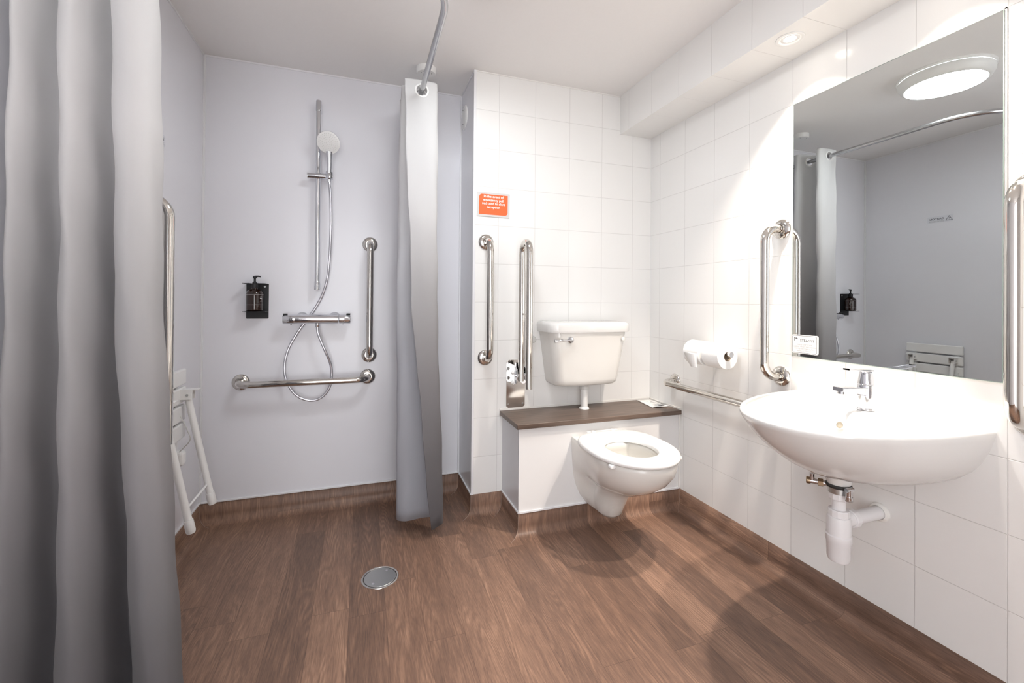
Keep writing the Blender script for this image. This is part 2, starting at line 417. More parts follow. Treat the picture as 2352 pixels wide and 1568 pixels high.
for i, nm in enumerate(names):
    a, b = path[i], path[i+1]; mb = MB(); NS = 1
    l0 = [(a[0]+mit[i].x*o, a[1]+mit[i].y*o, z) for o, z, s in prof]
    l1 = [(b[0]+mit[i+1].x*o, b[1]+mit[i+1].y*o, z) for o, z, s in prof]
    n = len(prof)
    mb.add(l0+l1, [(k, k+1, n+k+1, n+k) for k in range(n-1)])
    along_y = abs(b[1]-a[1]) > abs(b[0]-a[0])
    o = struct('baseboard_'+nm, mb, wood)
    for p in o.data.polygons: p.use_smooth = True
    uv = o.data.uv_layers.new(name='UVMap')
    zs = {}
    for lp in o.data.loops:
        c = o.data.vertices[lp.vertex_index].co
        s = min(prof, key=lambda q: abs(q[1]-c.z)+0)[2]
        uv.data[lp.index].uv = ((c.x + (0.135-s)*nrm(i).x*-1, c.y) if along_y else (c.x, c.y+(0.135-s)))
    if 0 < i < 7:   # thin weld line down the corner where this skirting starts
        pts = [(a[0]+mit[i].x*(o_+0.0004), a[1]+mit[i].y*(o_+0.0004), z+0.0002) for o_, z, s in prof[1:]]
        wl = MB().tube(pts, 0.0007, 6).build('weld_line', weld, o)

# white trims along panel feet, corners and ceiling
tcount = [0]
def trim(mb, material=trimw, bevel=0.0008):
    tcount[0] += 1
    return tag(mb.build('trim_%d' % tcount[0], material, smooth=False, bevel=bevel), kind='structure')
trim(MB().box(XL, XL+0.006, YF, YS-0.006, ZK, ZK+0.008))
trim(MB().box(XL, XV-0.006, YS-0.006, YS, ZK, ZK+0.008))
trim(MB().box(XV-0.006, XV, YB, YS, ZK, ZK+0.008))
trim(MB().box(XL, XL+0.004, YF, YS-0.004, ZC-0.008, ZC))
trim(MB().box(XL, XV-0.004, YS-0.004, YS, ZC-0.008, ZC))
trim(MB().box(XV-0.004, XV, YB, YS-0.004, ZC-0.008, ZC))
trim(MB().box(XL, XL+0.009, YS-0.005, YS, ZK+0.008, ZC-0.008))
trim(MB().box(XL, XL+0.005, YS-0.010, YS-0.005, ZK+0.008, ZC-0.008))
trim(MB().box(XV-0.009, XV-0.0001, YS-0.009, YS-0.0001, ZK+0.008, ZC-0.008))
trim(MB().box(XV-0.003, XV+0.010, YB-0.006, YB+0.006, ZK, ZC), bevel=0.002)     # corner bead
trim(MB().box(XV+0.010, 1.405, YB-0.004, YB, ZC-0.006, ZC), sealant)

# ================================================================ boxed duct + shelf
duct = empty('duct_box', (XB, YBX, 0), 'low white panelled duct box behind the wall-hung toilet', 'duct box')
def dpart(name, mb, material, **k):
    return local(mb, (XB, YBX, 0)).build(name, material, duct, smooth=False, **k)
dpart('front_panel', MB().box(XB+0.002, XR-0.003, YBX, YBX+0.01, ZK+0.006, 0.498), wpanel)
tag(dpart('side_panel', MB().box(XB, XB+0.01, YBX+0.01, YB-0.001, ZK+0.006, 0.498), gpanel), label='darker lilac side panel')
dpart('corner_trim', MB().box(XB-0.002, XB+0.002, YBX-0.002, YBX+0.002, ZK, 0.499), trimw, bevel=0.0008)
dpart('foot_trim', MB().box(XB+0.002, XR-0.003, YBX-0.005, YBX, ZK, ZK+0.008).box(XB-0.005, XB, YBX-0.002, YB-0.003, ZK, ZK+0.008), trimw)
dpart('end_trim', MB().box(XR-0.010, XR-0.0005, YBX-0.004, YBX-0.0005, ZK+0.008, 0.498), sealant)
sh = MB().box(XB-0.017, XR-0.006, YBX-0.022, YB-0.004, 0.4995, 0.5225).build('shelf', lam, smooth=False, bevel=0.003)
tag(sh, 'dark brown wood-grain laminate shelf on top of the duct box', 'shelf')
sb = MB().box(XB-0.017, XR-0.006, YB-0.0045, YB-0.0005, 0.5, 0.533).box(XR-0.006, XR-0.0008, YBX-0.022, YB-0.004, 0.5, 0.531).build('sealant_bead', sealant, sh, smooth=False, bevel=0.001)

# leaflet
lf = MB()
cs = [(1.520, 2.178), (1.494, 2.0), (1.598, 1.992), (1.606, 2.172)]
Nn = 10; vs = []; fs = []
for i in range(Nn+1):
    for j in range(Nn+1):
        s, t = i/Nn, j/Nn
        a = Vector(cs[0]).lerp(Vector(cs[1]), t); b = Vector(cs[3]).lerp(Vector(cs[2]), t); p = a.lerp(b, s)
        vs.append((p.x, p.y, 0.5245 + 0.006*max(0, (t-0.6))*s*2 + 0.0015*math.sin(s*5)*t))
for i in range(Nn):
    for j in range(Nn):
        k = i*(Nn+1)+j; fs.append((k, k+1, k+Nn+2, k+Nn+1))
lf.add(vs, fs)
leaf = lf.build('leaflet', paper); so = leaf.modifiers.new('s', 'SOLIDIFY'); so.thickness = 0.0012; so.offset = 0
tag(leaf, 'white printed card lying on the dark shelf in the corner', 'leaflet')
pr = MB()
random.seed(3)
for k in range(14):
    x = 1.535+random.random()*0.045; y = 2.03+0.008*k; wd = 0.008+0.02*random.random()
    pr.box(x, x+wd, y, y+0.002, 0.5262, 0.5266)
pr.build('small_print', inkg, leaf, smooth=False)
MB().box(1.548, 1.585, 2.012, 2.022, 0.5275, 0.5279).box(1.560, 1.575, 2.008, 2.026, 0.5275, 0.5279).build('printed_mark', ink, leaf, smooth=False)

# ================================================================ grab rails
SO = 0.092; RR = 0.0168
def flange(parent, z, smat=steel):
    MB().lathe([(0.0, 0.0), (0.040, 0.0), (0.0405, 0.003), (0.038, 0.0075), (0.030, 0.0125), (0.022, 0.0145), (0.0185, 0.0145), (0.0178, 0.018)], (0, 0, z), (0, -1, 0), 48, caps=False).build('flange', smat, parent)
def grab_proto():
    t = empty('grab_rail', (0, 0, 0), '', 'grab rail', 'polished steel grab rails screwed to the walls')
    p = fillet([(0, -0.012, -0.3), (0, -SO, -0.3), (0, -SO, 0.3), (0, -0.012, 0.3)], 0.058, 12)
    MB().tube(p, RR, 28).build('rail', steel, t)
    flange(t, -0.3); flange(t, 0.3)
    return t
def Rz(d): return Matrix.Rotation(math.radians(d), 4, 'Z')
def Ry(d): return Matrix.Rotation(math.radians(d), 4, 'Y')
g0 = grab_proto()
places = [
 ((0.603, YB, 1.103), Rz(0), 'vertical polished steel grab rail on tiled wall below the orange sign'),
 ((XR, 1.330, 1.101), Rz(-90), 'vertical polished steel grab rail beside the mirror, on its toilet side'),
 ((XR, 0.622, 1.101), Rz(-90), 'vertical polished steel grab rail beside the mirror, cut by the right picture edge'),
 ((XR, 1.664, 0.668), Rz(-90) @ Ry(90), 'horizontal polished steel grab rail below the toilet rolls, running behind the basin'),
 ((0.034, YS, 1.099), Rz(0), 'vertical polished steel grab rail in the shower, right of the mixer valve'),
 ((-0.273, YS, 0.682), Rz(0) @ Ry(90), 'horizontal polished steel grab rail in the shower, under the mixer valve'),
]
for i, (loc, mx, lab) in enumerate(places):
    g = g0 if i == 0 else copy_tree(g0)
    g.matrix_basis = Matrix.Translation(loc) @ mx; g['label'] = lab

# hinged support rail
def hinged_proto():
    t = empty('hinged_support_rail', (0, 0, 0), '', 'support rail', 'hinged support rails folded up')
    a, b = 0.088, 0.198; zt = 0.742; rr = 0.0168; rc = (b-a)/2
    pts = [(0, -a, 0.02)] + [(0, -(a+b)/2 + rc*math.cos(k*pi/16), zt-rc-rr+rc*math.sin(k*pi/16)) for k in range(17)] + [(0, -b, 0.0)]
    MB().tube(pts, rr, 28).build('rail', steel, t)
    MB().tube([(0, -a-0.012, 0.365), (0, -b+0.012, 0.352)], 0.0045, 12).build('cross_bar', steel, t)
    oc = [(-0.052, -0.118), (-0.040, -0.128), (0.040, -0.128), (0.052, -0.118), (0.052, 0.116), (0.040, 0.126), (-0.040, 0.126), (-0.052, 0.116)]
    mt = face_mtx((0, 0, -0.008), (1, 0, 0), (0, 0, 1))
    wp = plate(MB(), oc, mt, 0.0, 0.004).build('wall_plate', steel, t, bevel=0.001)
    for x in (-0.040, 0.040):
        for z in (-0.108, 0.010, 0.108):
            MB().lathe([(0.0045, 0), (0.0045, 0.0012), (0.0, 0.002)], (x, -0.004, z-0.008), (0, -1, 0), 14).build('screw', satin, wp)
    br = MB()
    for x in (-0.030, 0.024):
        out = [(-0.004, -0.01)]
        arc = [(-0.095 + 0.0, 0.0)]
        o2 = [(0.004, 0.0), (0.055, -0.005), (0.098, 0.012), (0.112, 0.045), (0.100, 0.082), (0.060, 0.098), (0.004, 0.098)]
        m2 = Matrix(((0, 0, 1, x), (-1, 0, 0, 0), (0, 1, 0, 0), (0, 0, 0, 1)))
        plate(br, o2, m2, 0.0, 0.006)
    br.build('hinge_bracket', chrome, t, bevel=0.001)
    for (x, y, z) in ((-0.034, -0.075, 0.062), (-0.034, -0.070, 0.012), (0.034, -0.075, 0.068)):
        s = -1 if x < 0 else 1
        MB().lathe([(0.010, 0), (0.010, 0.006), (0.006, 0.012), (0, 0.013)], (x+0.003*s, y, z), (s, 0, 0), 20).build('bolt_cap', wplast, t)
    MB().tube([(-0.036, -a, 0.05), (0.036, -a, 0.05)], 0.008, 16).build('hinge_pin', chrome, t)
    return t
h0 = hinged_proto()
h0.matrix_basis = Matrix.Translation((0.772, YB, 0.668)); h0['label'] = 'hinged steel support rail folded up on the wall beside the toilet cistern'
h1 = copy_tree(h0); h1.matrix_basis = Matrix.Translation((XL, 1.548, 0.668)) @ Rz(90); h1['label'] = 'hinged steel support rail folded up in the shower, half behind the left curtain'

# ================================================================ cistern
CX = 1.130
ci = empty('toilet_cistern', (CX, YB, 0.655), 'white china low-level toilet cistern on the tiled wall above the shelf', 'toilet cistern')
def cloop(hw, dep, z, rc=0.055, bow=0.008, n=10):
    """plan loop: flat back, rounded and gently bowed front"""
    pts = [(-hw, 0), (-hw, -(dep-rc))]
    for k in range(1, n): 
        a = pi + pi/2*k/n; pts.append((-hw+rc+rc*math.cos(a), -(dep-rc)+rc*math.sin(a)))
    m2 = 12
    for k in range(m2+1):
        x = -hw+rc + (2*hw-2*rc)*k/m2; q = x/(hw-rc); pts.append((x, -dep-bow*(1-q*q)))
    for k in range(1, n):
        a = 1.5*pi + pi/2*k/n; pts.append((hw-rc+rc*math.cos(a), -(dep-rc)+rc*math.sin(a)))
    pts += [(hw, -(dep-rc)), (hw, 0)]
    return [(x, y-0.002, z) for x, y in pts]
body = MB().loft([cloop(0.160, 0.120, 0.0), cloop(0.176, 0.142, 0.003), cloop(0.184, 0.154, 0.014), cloop(0.189, 0.160, 0.035), cloop(0.201, 0.166, 0.12), cloop(0.215, 0.174, 0.22), cloop(0.222, 0.178, 0.275), cloop(0.222, 0.178, 0.29)])
body.build('tank', ceramp, ci, angle=50)
lid = MB().loft([cloop(0.228, 0.184, 0.282), cloop(0.236, 0.192, 0.284), cloop(0.238, 0.194, 0.292), cloop(0.238, 0.194, 0.318), cloop(0.236, 0.192, 0.327), cloop(0.229, 0.185, 0.333), cloop(0.218, 0.174, 0.336)])
lid.build('lid', ceram, ci, angle=50)
lv = MB().lathe([(0.0165, 0), (0.0165, 0.010), (0.012, 0.015), (0, 0.017)], (-0.127, -0.182, 0.247), (0, -1, 0), 28)
lv.build('lever_boss', chrome, ci)
MB().tube([(-0.12, -0.199, 0.247), (-0.165, -0.205, 0.246), (-0.185, -0.207, 0.246)], [0.003, 0.0035, 0.006], 14).tube([(-0.183, -0.207, 0.246), (-0.198, -0.208, 0.2455), (-0.226, -0.208, 0.245)], [0.0085, 0.006, 0.0085], 16).build('lever', chrome, ci)
MB().lathe([(0.0115, 0), (0.0115, 0.004), (0.009, 0.006), (0, 0.0065)], (0.185, -0.180, 0.247), (0, -1, 0), 24).build('blanking_cap', ceramp, ci)
fp = empty('flush_pipe', (CX, 2.095, 0.5225), 'short white plastic flush pipe between the cistern and the dark shelf', 'pipe')
MB().lathe([(0.0185, 0.0), (0.0185, 0.118)], (0, 0, 0), n=32).build('pipe', wplast, fp)
MB().lathe([(0.026, 0.105), (0.026, 0.122), (0.024, 0.124), (0.024, 0.132)], (0, 0, 0), n=12).build('nut', greyp, fp, angle=20)
MB().lathe([(0.0275, 0.0005), (0.0275, 0.004), (0.021, 0.010), (0.0190, 0.012)], (0, 0, 0), n=32, caps=False).build('floor_collar', wplast, fp)
# wall stop behind the hinged rail
ws = MB().lathe([(0.018, 0), (0.018, 0.022), (0.014, 0.030), (0.0, 0.032)], (0.862, YB, 0.893), (0, -1, 0), 24).build('rail_stop', greyp)
tag(ws, 'small round grey rubber stop on the tiles behind the folded support rail', 'rail stop')

# ================================================================ toilet pan
PX = 1.125
pan = empty('wall_hung_toilet', (PX, YBX, 0.0), 'white wall-hung toilet with open seat, fixed to the duct box', 'toilet')
def panloop(wr, wm, yf, z, a=0.22, waist=None, n=44):
    """half outline from rear to front; local y: 0 at box, negative to the front"""
    yf = yf - YBX; a = min(a, -yf*0.8); ym = yf + a; half = []
    nr = 12
    for k in range(nr):
        t = k/nr; y = ym*t; s = t*t*(3-2*t); wd = wr+(wm-wr)*s
        if waist: wd -= waist*math.sin(pi*t)
        half.append((wd, y))
    nf = 16
    for k in range(nf+1):
        q = k/nf*pi/2; half.append((wm*math.cos(q)**0.92 if k < nf else 0, ym-a*math.sin(q)))
    loop = [(x, y, z) for x, y in half] + [(-x, y, z) for x, y in reversed(half[:-1])]
    return loop
L = []
NPT = None
secs = [(0.085, 0.035, 0.030, 1.800, .05, 0), (0.088, 0.05, 0.045, 1.780, .06, 0), (0.105, 0.070, 0.060, 1.762, .08, 0), (0.15, 0.105, 0.070, 1.742, .10, .004), (0.20, 0.128, 0.078, 1.712, .12, .012),
        (0.238, 0.138, 0.086, 1.672, .13, .016), (0.258, 0.141, 0.098, 1.628, .15, .014), (0.275, 0.143, 0.118, 1.585, .17, .010), (0.30, 0.146, 0.142, 1.535, .20, .004), (0.335, 0.149, 0.163, 1.487, .22, 0),
        (0.375, 0.151, 0.178, 1.455, .23, 0), (0.415, 0.153, 0.185, 1.442, .235, 0), (0.430, 0.153, 0.185, 1.442, .235, 0), (0.436, 0.150, 0.181, 1.446, .235, 0)]
for z, wr, wm, yf, a, wa in secs: L.append(panloop(wr, wm, yf, z, a, wa))
n = len(L[0])
def inloop(rx, ry, yc, z):
    out = []
    for i in range(n):
        x, y, _ = L[-1][i]; ang = math.atan2(y-(yc-YBX), x*1.3); out.append((rx*math.cos(ang), yc-YBX+ry*math.sin(ang), z))
    return out
inn = [inloop(0.118, 0.165, 1.640, 0.436), inloop(0.112, 0.158, 1.640, 0.428), inloop(0.118, 0.164, 1.640, 0.405), inloop(0.112, 0.155, 1.645, 0.36), inloop(0.085, 0.115, 1.665, 0.31), inloop(0.055, 0.075, 1.69, 0.275), inloop(0.04, 0.05, 1.70, 0.24)]
MB().loft(L+inn).build('bowl', ceramp, pan, angle=60)
MB().loft([inloop(0.072, 0.098, 1.678, 0.2945), inloop(0.071, 0.097, 1.678, 0.2955)]).build('water', water, pan)
def egg(hw, y0, y1, z, n=64, ex=2.0, exr=3.0):
    """seat outline: rounder front (y0), squarer rear (y1)"""
    ym = y0+(y1-y0)*0.50; out = []
    for k in range(n):
        a = 2*pi*k/n; c, s = math.cos(a), math.sin(a)
        if s < 0: x = hw*abs(c)**(2/ex)*(1 if c > 0 else -1); y = ym-(ym-y0)*abs(s)**(2/ex)
        else: x = hw*abs(c)**(2/exr)*(1 if c > 0 else -1); y = ym+(y1-ym)*abs(s)**(2/exr)
        out.append((x, y-YBX, z))
    return out
se = MB().loft([egg(0.180, 1.448, 1.888, 0.4385), egg(0.190, 1.437, 1.893, 0.4385), egg(0.195, 1.432, 1.896, 0.442), egg(0.197, 1.430, 1.898, 0.450), egg(0.194, 1.433, 1.896, 0.458), egg(0.186, 1.441, 1.89, 0.4625),
                egg(0.16, 1.468, 1.862, 0.464), egg(0.128, 1.505, 1.805, 0.4615, exr=2.1), egg(0.115, 1.519, 1.790, 0.459, exr=2.1), egg(0.108, 1.526, 1.783, 0.452, exr=2.1), egg(0.108, 1.526, 1.783, 0.4385, exr=2.1), egg(0.180, 1.448, 1.888, 0.4385)], cap0=False, cap1=False)
se.build('seat', seatw, pan, angle=60)
MB().box(-0.085, 0.085, -0.058, -0.022, 0.4385, 0.462).build('hinge', seatw, pan, bevel=0.005)
for x in (-0.055, 0.055):
    MB().lathe([(0.011, 0), (0.011, 0.004), (0.008, 0.005)], (x, -0.040, 0.4615), n=20).build('hinge_cap', seatw, pan)
for s in (-1, 1):
    MB().box(s*0.163-0.013, s*0.163+0.013, 1.545-YBX-0.012, 1.545-YBX+0.012, 0.4225, 0.439).build('seat_buffer', seatw, pan, bevel=0.005)

# ================================================================ toilet rolls and holder
RX, RZ = 1.541, 0.868
hold = empty('toilet_roll_holder', (XR, 1.642, RZ), 'chrome double toilet roll holder on the right tiled wall', 'toilet roll holder')
MB().tube([(RX-XR, -0.122, -0.0), (RX-XR, 0.118, -0.0)], 0.0085, 20).build('bar', chrome, hold)
MB().lathe([(0.0125, 0), (0.0125, 0.012), (0.010, 0.014)], (RX-XR, -0.134, 0), (0, 1, 0), 24).build('end_knob', chrome, hold)
MB().lathe([(0.0125, 0), (0.0125, 0.012)], (RX-XR, 0.112, 0), (0, 1, 0), 24).build('end_knob', chrome, hold)
MB().tube([(0, 0, 0), (RX-XR, 0, 0)], 0.006, 16).build('arm', chrome, hold)
MB().lathe([(0.022, 0), (0.022, 0.006), (0.018, 0.009)], (0, 0, 0), (-1, 0, 0), 28).build('wall_rose', chrome, hold)
def roll(r=0.0575):
    t = empty('toilet_roll', (0, 0, 0), '', 'toilet roll', 'white toilet rolls on the double holder')
    MB().lathe([(0.021, -0.050), (r-0.002, -0.050), (r, -0.048), (r, 0.048), (r-0.002, 0.050), (0.021, 0.050), (0.021, -0.050)], (0, 0, 0), (0, 1, 0), 56, caps=False).build('paper', tissue, t)
    MB().lathe([(0.0208, -0.049), (0.0208, 0.049), (0.0195, 0.049), (0.0195, -0.049), (0.0208, -0.049)], (0, 0, 0), (0, 1, 0), 40, caps=False).build('card_tube', card, t)
    return t
ra = roll(); ra.location = (RX, 1.580, RZ-0.011); ra['label'] = 'white toilet roll with its card tube end showing, nearer the basin'
rb = copy_tree(ra); rb.location = (RX, 1.702, RZ-0.011); rb['label'] = 'white toilet roll with a loose hanging tail, farther from the basin'
vs = []; fs = []; N1 = 12
for k in range(N1+1):
    a = math.radians(200 - 0) ; t = k/N1
    # leaves the roll near its front and hangs
    x = RX-0.0585-0.001*math.sin(t*4); z = RZ-0.010-0.066*t
    wdt = 0.045*(1-0.55*t)
    vs += [(x, 1.655-0.0, z), (x, 1.655+2*wdt, z)]
for k in range(N1): fs.append((2*k, 2*k+1, 2*k+3, 2*k+2))
tl = MB().add(vs, fs); local(tl, (RX, 1.702, RZ-0.011)); tlo = tl.build('loose_sheet', tissue, rb); q = tlo.modifiers.new('s', 'SOLIDIFY'); q.thickness = 0.0006

# ================================================================ basin
BY = 0.976; HB = 0.285; BZ = 0.760; XF = 1.130
ba = empty('wash_basin', (XR, BY, BZ), 'wide white china wash basin on the right wall under the mirror', 'wash basin')
def bloop(hw, dep, z, x0=0.0, n=64, ex=2.5, drop=0.0):
    """D plan: flat back along wall, superelliptic front towards -x"""
    out = []
    for k in range(n+1):
        a = pi*k/n; c, s = math.cos(a), math.sin(a)
        y = hw*abs(c)**(2/ex)*(1 if c > 0 else -1); x = -dep*abs(s)**(2/ex)
        out.append((x-x0, y, z-drop*(-x/0.48)**2))
    return out
D0 = XR-XF
outer = [bloop(0.085, 0.205, -0.207, ex=2.0), bloop(0.115, 0.240, -0.202, ex=2.0), bloop(0.165, 0.295, -0.186, ex=2.0), bloop(0.203, 0.345, -0.162, ex=2.05), bloop(0.235, 0.390, -0.131, ex=2.1), bloop(0.257, 0.428, -0.098, ex=2.15),
         bloop(0.272, 0.460, -0.060, ex=2.2, drop=.004), bloop(0.282, D0-0.008, -0.025, ex=2.25, drop=.009), bloop(HB, D0, -0.011, ex=2.25, drop=.010), bloop(HB-0.0005, D0-0.001, -0.005, ex=2.25, drop=.010), bloop(HB-0.003, D0-0.0035, -0.001, ex=2.25, drop=.010), bloop(HB-0.007, D0-0.008, 0.0, ex=2.25, drop=.010)]
# inside: the ring follows the rim then the bowl, with a tap deck at the back
def iloop(hw, xf, xb, z, ex=2.25):
    out = []; n = 64
    xm = (xf+xb)/2*1.0; 
    for k in range(n+1):
        a = pi*k/n; c, s = math.cos(a), math.sin(a)
        y = hw*c; d = s
        # front half of the loop: superellipse; the two ends are joined along the back edge
        y = hw*abs(c)**(2/(ex+0.2))*(1 if c > 0 else -1)
        x = xb+(xf-xb)*abs(s)**(2/ex)
        out.append((x, y, z-0.010*(x/0.48)**2))
    return out
inner_l = [iloop(HB-0.022, -D0+0.022, -0.012, -0.001), iloop(HB-0.030, -D0+0.028, -0.150, -0.004), iloop(HB-0.040, -D0+0.036, -0.163, -0.012), iloop(HB-0.062, -D0+0.050, -0.172, -0.035), iloop(HB-0.095, -D0+0.075, -0.186, -0.075),
           iloop(HB-0.140, -D0+0.12, -0.205, -0.110), iloop(HB-0.20, -D0+0.18, -0.23, -0.128), iloop(HB-0.262, -D0+0.235, -0.25, -0.133)]
MB().loft(outer+inner_l, closed=True).build('bowl', ceram, ba, angle=70)
MB().lathe([(0.0, 0.0), (0.010, 0.0), (0.0105, 0.0015)], (-0.1795, 0.0, -0.048), (-0.94, 0, 0.34), 24, caps=False).build('overflow_hole', stained, ba)
MB().lathe([(0.0105, 0.0), (0.0135, 0.0012), (0.0105, 0.0022)], (-0.180, 0.0, -0.048), (-0.94, 0, 0.34), 24, caps=False).build('overflow_rim', ceram, ba)
MB().lathe([(0.030, 0.0), (0.031, 0.002), (0.022, 0.004), (0.0, 0.0045)], (-0.262, 0.0, -0.1328), (0, 0, 1), 32, caps=False).build('drain', chrome, ba)

# mixer tap
tx, ty = 1.540, 0.965
tap = empty('mixer_tap', (tx, ty, BZ-0.002), 'chrome lever mixer tap standing on the back of the wash basin', 'tap')
def ell(rx, ry, z, x0=0, n=32): return [(x0+rx*math.cos(2*pi*k/n), ry*math.sin(2*pi*k/n), z) for k in range(n)]
MB().loft([ell(0.0255, 0.0255, 0.0), ell(0.0255, 0.0255, 0.004), ell(0.0240, 0.0240, 0.006), ell(0.0232, 0.0232, 0.045), ell(0.0235, 0.0235, 0.074), ell(0.0225, 0.0225, 0.080), ell(0.021, 0.021, 0.082)]).build('body', chrome, tap)
def srect(y, h, x, zc): return [(x, yy, zc+zz) for yy, zz in rrect(2*y, h, (0.004,)*4, 4)]
MB().loft([srect(0.018, 0.026, -0.005, 0.060), srect(0.018, 0.022, -0.045, 0.064), srect(0.0165, 0.015, -0.095, 0.070), srect(0.016, 0.012, -0.128, 0.0725)]).build('spout', chrome, tap)
MB().lathe([(0.0105, 0), (0.0105, 0.010), (0.0095, 0.011)], (-0.112, 0, 0.057), (0, 0, 1), 24).build('aerator', chrome, tap)
MB().loft([ell(0.0225, 0.0225, 0.0835), ell(0.022, 0.022, 0.088), ell(0.0175, 0.0175, 0.116), ell(0.0165, 0.0165, 0.121), ell(0.0150, 0.0150, 0.1225)]).build('cartridge_cover', chrome, tap)
MB().loft([srect(0.016, 0.004, 0.014, 0.125), srect(0.0155, 0.004, -0.03, 0.1265), srect(0.012, 0.0035, -0.075, 0.131), srect(0.010, 0.003, -0.090, 0.133)]).build('lever', chrome, tap)

# waste: trap
wx = 1.425
tr = empty('bottle_trap', (wx, 0.970, 0.53), 'white plastic bottle trap and waste pipe under the wash basin', 'bottle trap')
MB().lathe([(0.034, 0.030), (0.034, 0.012), (0.032, 0.004), (0.030, 0.0)], (0, 0, 0), n=36).build('outlet_boss', ceram, tr)
MB().lathe([(0.033, 0.003), (0.035, -0.002), (0.033, -0.008)], (0, 0, 0), n=36).build('rubber_seal', darkp, tr)
MB().lathe([(0.029, -0.008), (0.029, -0.026)], (0, 0, 0), n=36).build('waste_ring', satin, tr)
MB().lathe([(0.026, -0.024), (0.0265, -0.028), (0.0265, -0.044), (0.025, -0.047)], (0, 0, 0), n=10).build('top_nut', pvc, tr, angle=20)
MB().lathe([(0.0185, -0.040), (0.0185, -0.085)], (0, 0, 0), n=32).build('inlet_tube', pvc, tr)
MB().lathe([(0.027, -0.078), (0.0285, -0.081), (0.0285, -0.098), (0.026, -0.101)], (0, 0, 0), n=12).build('collar_nut', pvc, tr, angle=20)
MB().lathe([(0.020, -0.096), (0.030, -0.100), (0.0325, -0.108), (0.0325, -0.155), (0.035, -0.158), (0.035, -0.176), (0.0325, -0.180), (0.0305, -0.230), (0.027, -0.238), (0.0, -0.241)], (0, 0, 0), n=40, caps=False).build('bottle', pvc, tr)
MB().tube([(0.015, 0, -0.117), (0.075, 0, -0.117)], 0.0225, 28).tube([(0.058, 0, -0.117), (XR-wx-0.004, 0, -0.117)], 0.0205, 28).build('outlet_pipe', pvc, tr)
MB().lathe([(0.0265, 0), (0.0285, 0.003), (0.0285, 0.018), (0.0265, 0.021)], (0.048, 0, -0.117), (1, 0, 0), 12).build('outlet_nut', pvc, tr, angle=20)
MB().lathe([(0.030, 0.0), (0.029, -0.006), (0.024, -0.010), (0.0215, -0.011)], (XR-wx-0.0005, 0, -0.117), (1, 0, 0), 32, caps=False).build('wall_collar', sealant, tr)
# stop valves behind the waste
def valve(loc, rot, lab):
    t = empty('stop_valve', loc, lab, 'valve', 'stop valves under the wash basin', mtx=Rz(rot))
    MB().tube([(0, 0, 0), (0.055, 0, 0)], 0.0085, 20).build('valve_body', chrome, t)
    MB().lathe([(0.0125, 0), (0.0125, 0.014)], (0.020, 0, 0), (1, 0, 0), 6).build('hex_nut', brass, t, angle=20)
    MB().tube([(0.004, 0, -0.004), (0.004, 0, 0.024)], 0.0075, 18).build('inlet', chrome, t)
    MB().lathe([(0.0105, 0), (0.0110, 0.004), (0.0110, 0.010), (0.009, 0.012)], (0.0, 0, 0), (-1, 0, 0), 24).build('end_cap', brass, t)
    return t
v1 = valve((1.390, 1.036, 0.520), -52, 'chrome and brass stop valve under the basin, on the toilet side of the trap')
v2 = MB().tube([(0, 0, 0), (0.0, 0, -0.030)], 0.0085, 20).lathe([(0.010, 0), (0.010, 0.010)], (0, 0, -0.030), (0, 0, 1), 24)
t2 = empty('stop_valve', (1.408, 0.928, 0.530), 'small chrome valve under the basin, on the near side of the trap', 'valve', 'stop valves under the wash basin')
v2.build('valve_body', chrome, t2)
MB().tube([(-0.012, 0, 0.0), (0.016, 0, 0.0)], 0.0065, 16).build('spindle', chrome, t2)
MB().lathe([(0.010, -0.034), (0.0105, -0.030)], (0, 0, 0), n=24).build('end_cap', satin, t2)

# ================================================================ mirror
mi = MB().box(XR-0.0065, XR-0.0008, 0.677, 1.277, 0.892, 1.886).build('mirror', mirr, smooth=False)
tag(mi, 'large rectangular frameless wall mirror above the wash basin', 'mirror')
for nm_, b in (('edge', (XR-0.0068, XR-0.0008, 1.277, 1.2785, 0.892, 1.886)), ('edge', (XR-0.0068, XR-0.0008, 0.6755, 0.677, 0.892, 1.886)),
               ('edge', (XR-0.0068, XR-0.0008, 0.6755, 1.2785, 1.886, 1.8875)), ('edge', (XR-0.0068, XR-0.0008, 0.6755, 1.2785, 0.8905, 0.892))):
    MB().box(*b).build('edge', glassedge, mi, smooth=False)
MB().box(XR-0.004, XR-0.0003, 1.2785, 1.2825, 0.887, 1.8915).box(XR-0.004, XR-0.0003, 0.6715, 0.6755, 0.887, 1.8915).box(XR-0.004, XR-0.0003, 0.6715, 1.2825, 1.8875, 1.8915).box(XR-0.004, XR-0.0003, 0.6715, 1.2825, 0.8865, 0.8905).build('sealant_bead', sealant, mi, smooth=False)
# steamy sign on the mirror
mtS = face_mtx((XR-0.0066, 1.2255, 0.9395), (0, -1, 0), (0, 0, 1))
sg = plate(MB(), rrect(0.103, 0.072, (0.007,)*4), mtS, 0.0, 0.003).build('mirror_sign', wplast, smooth=False)
tag(sg, 'small white STEAMY? notice stuck to the lower corner of the mirror', 'sign')
bd = MB(); o1 = rrect(0.098, 0.067, (0.006,)*4); o2 = rrect(0.0955, 0.0645, (0.005,)*4)
bd.loft([[mtS @ Vector((x, y, 0.0032)) for x, y in o1], [mtS @ Vector((x, y, 0.0032)) for x, y in o2]], cap0=False, cap1=False)
bd.build('printed_border', ink, sg, smooth=False)
def onS(x, y): return mtS @ Matrix.Translation((x, y, 0.0032))
text('heading', 'STEAMY?', 0.0140, onS(0.0105, 0.0145), ink, sg)
text('small_print', 'PLEASE KEEP DOOR\nCLOSED WHEN SHOWERING\nTO PREVENT FIRE ALARM\nBEING ACTIVATED', 0.0070, onS(0.0, -0.0135), inkg, sg, space=1.15)
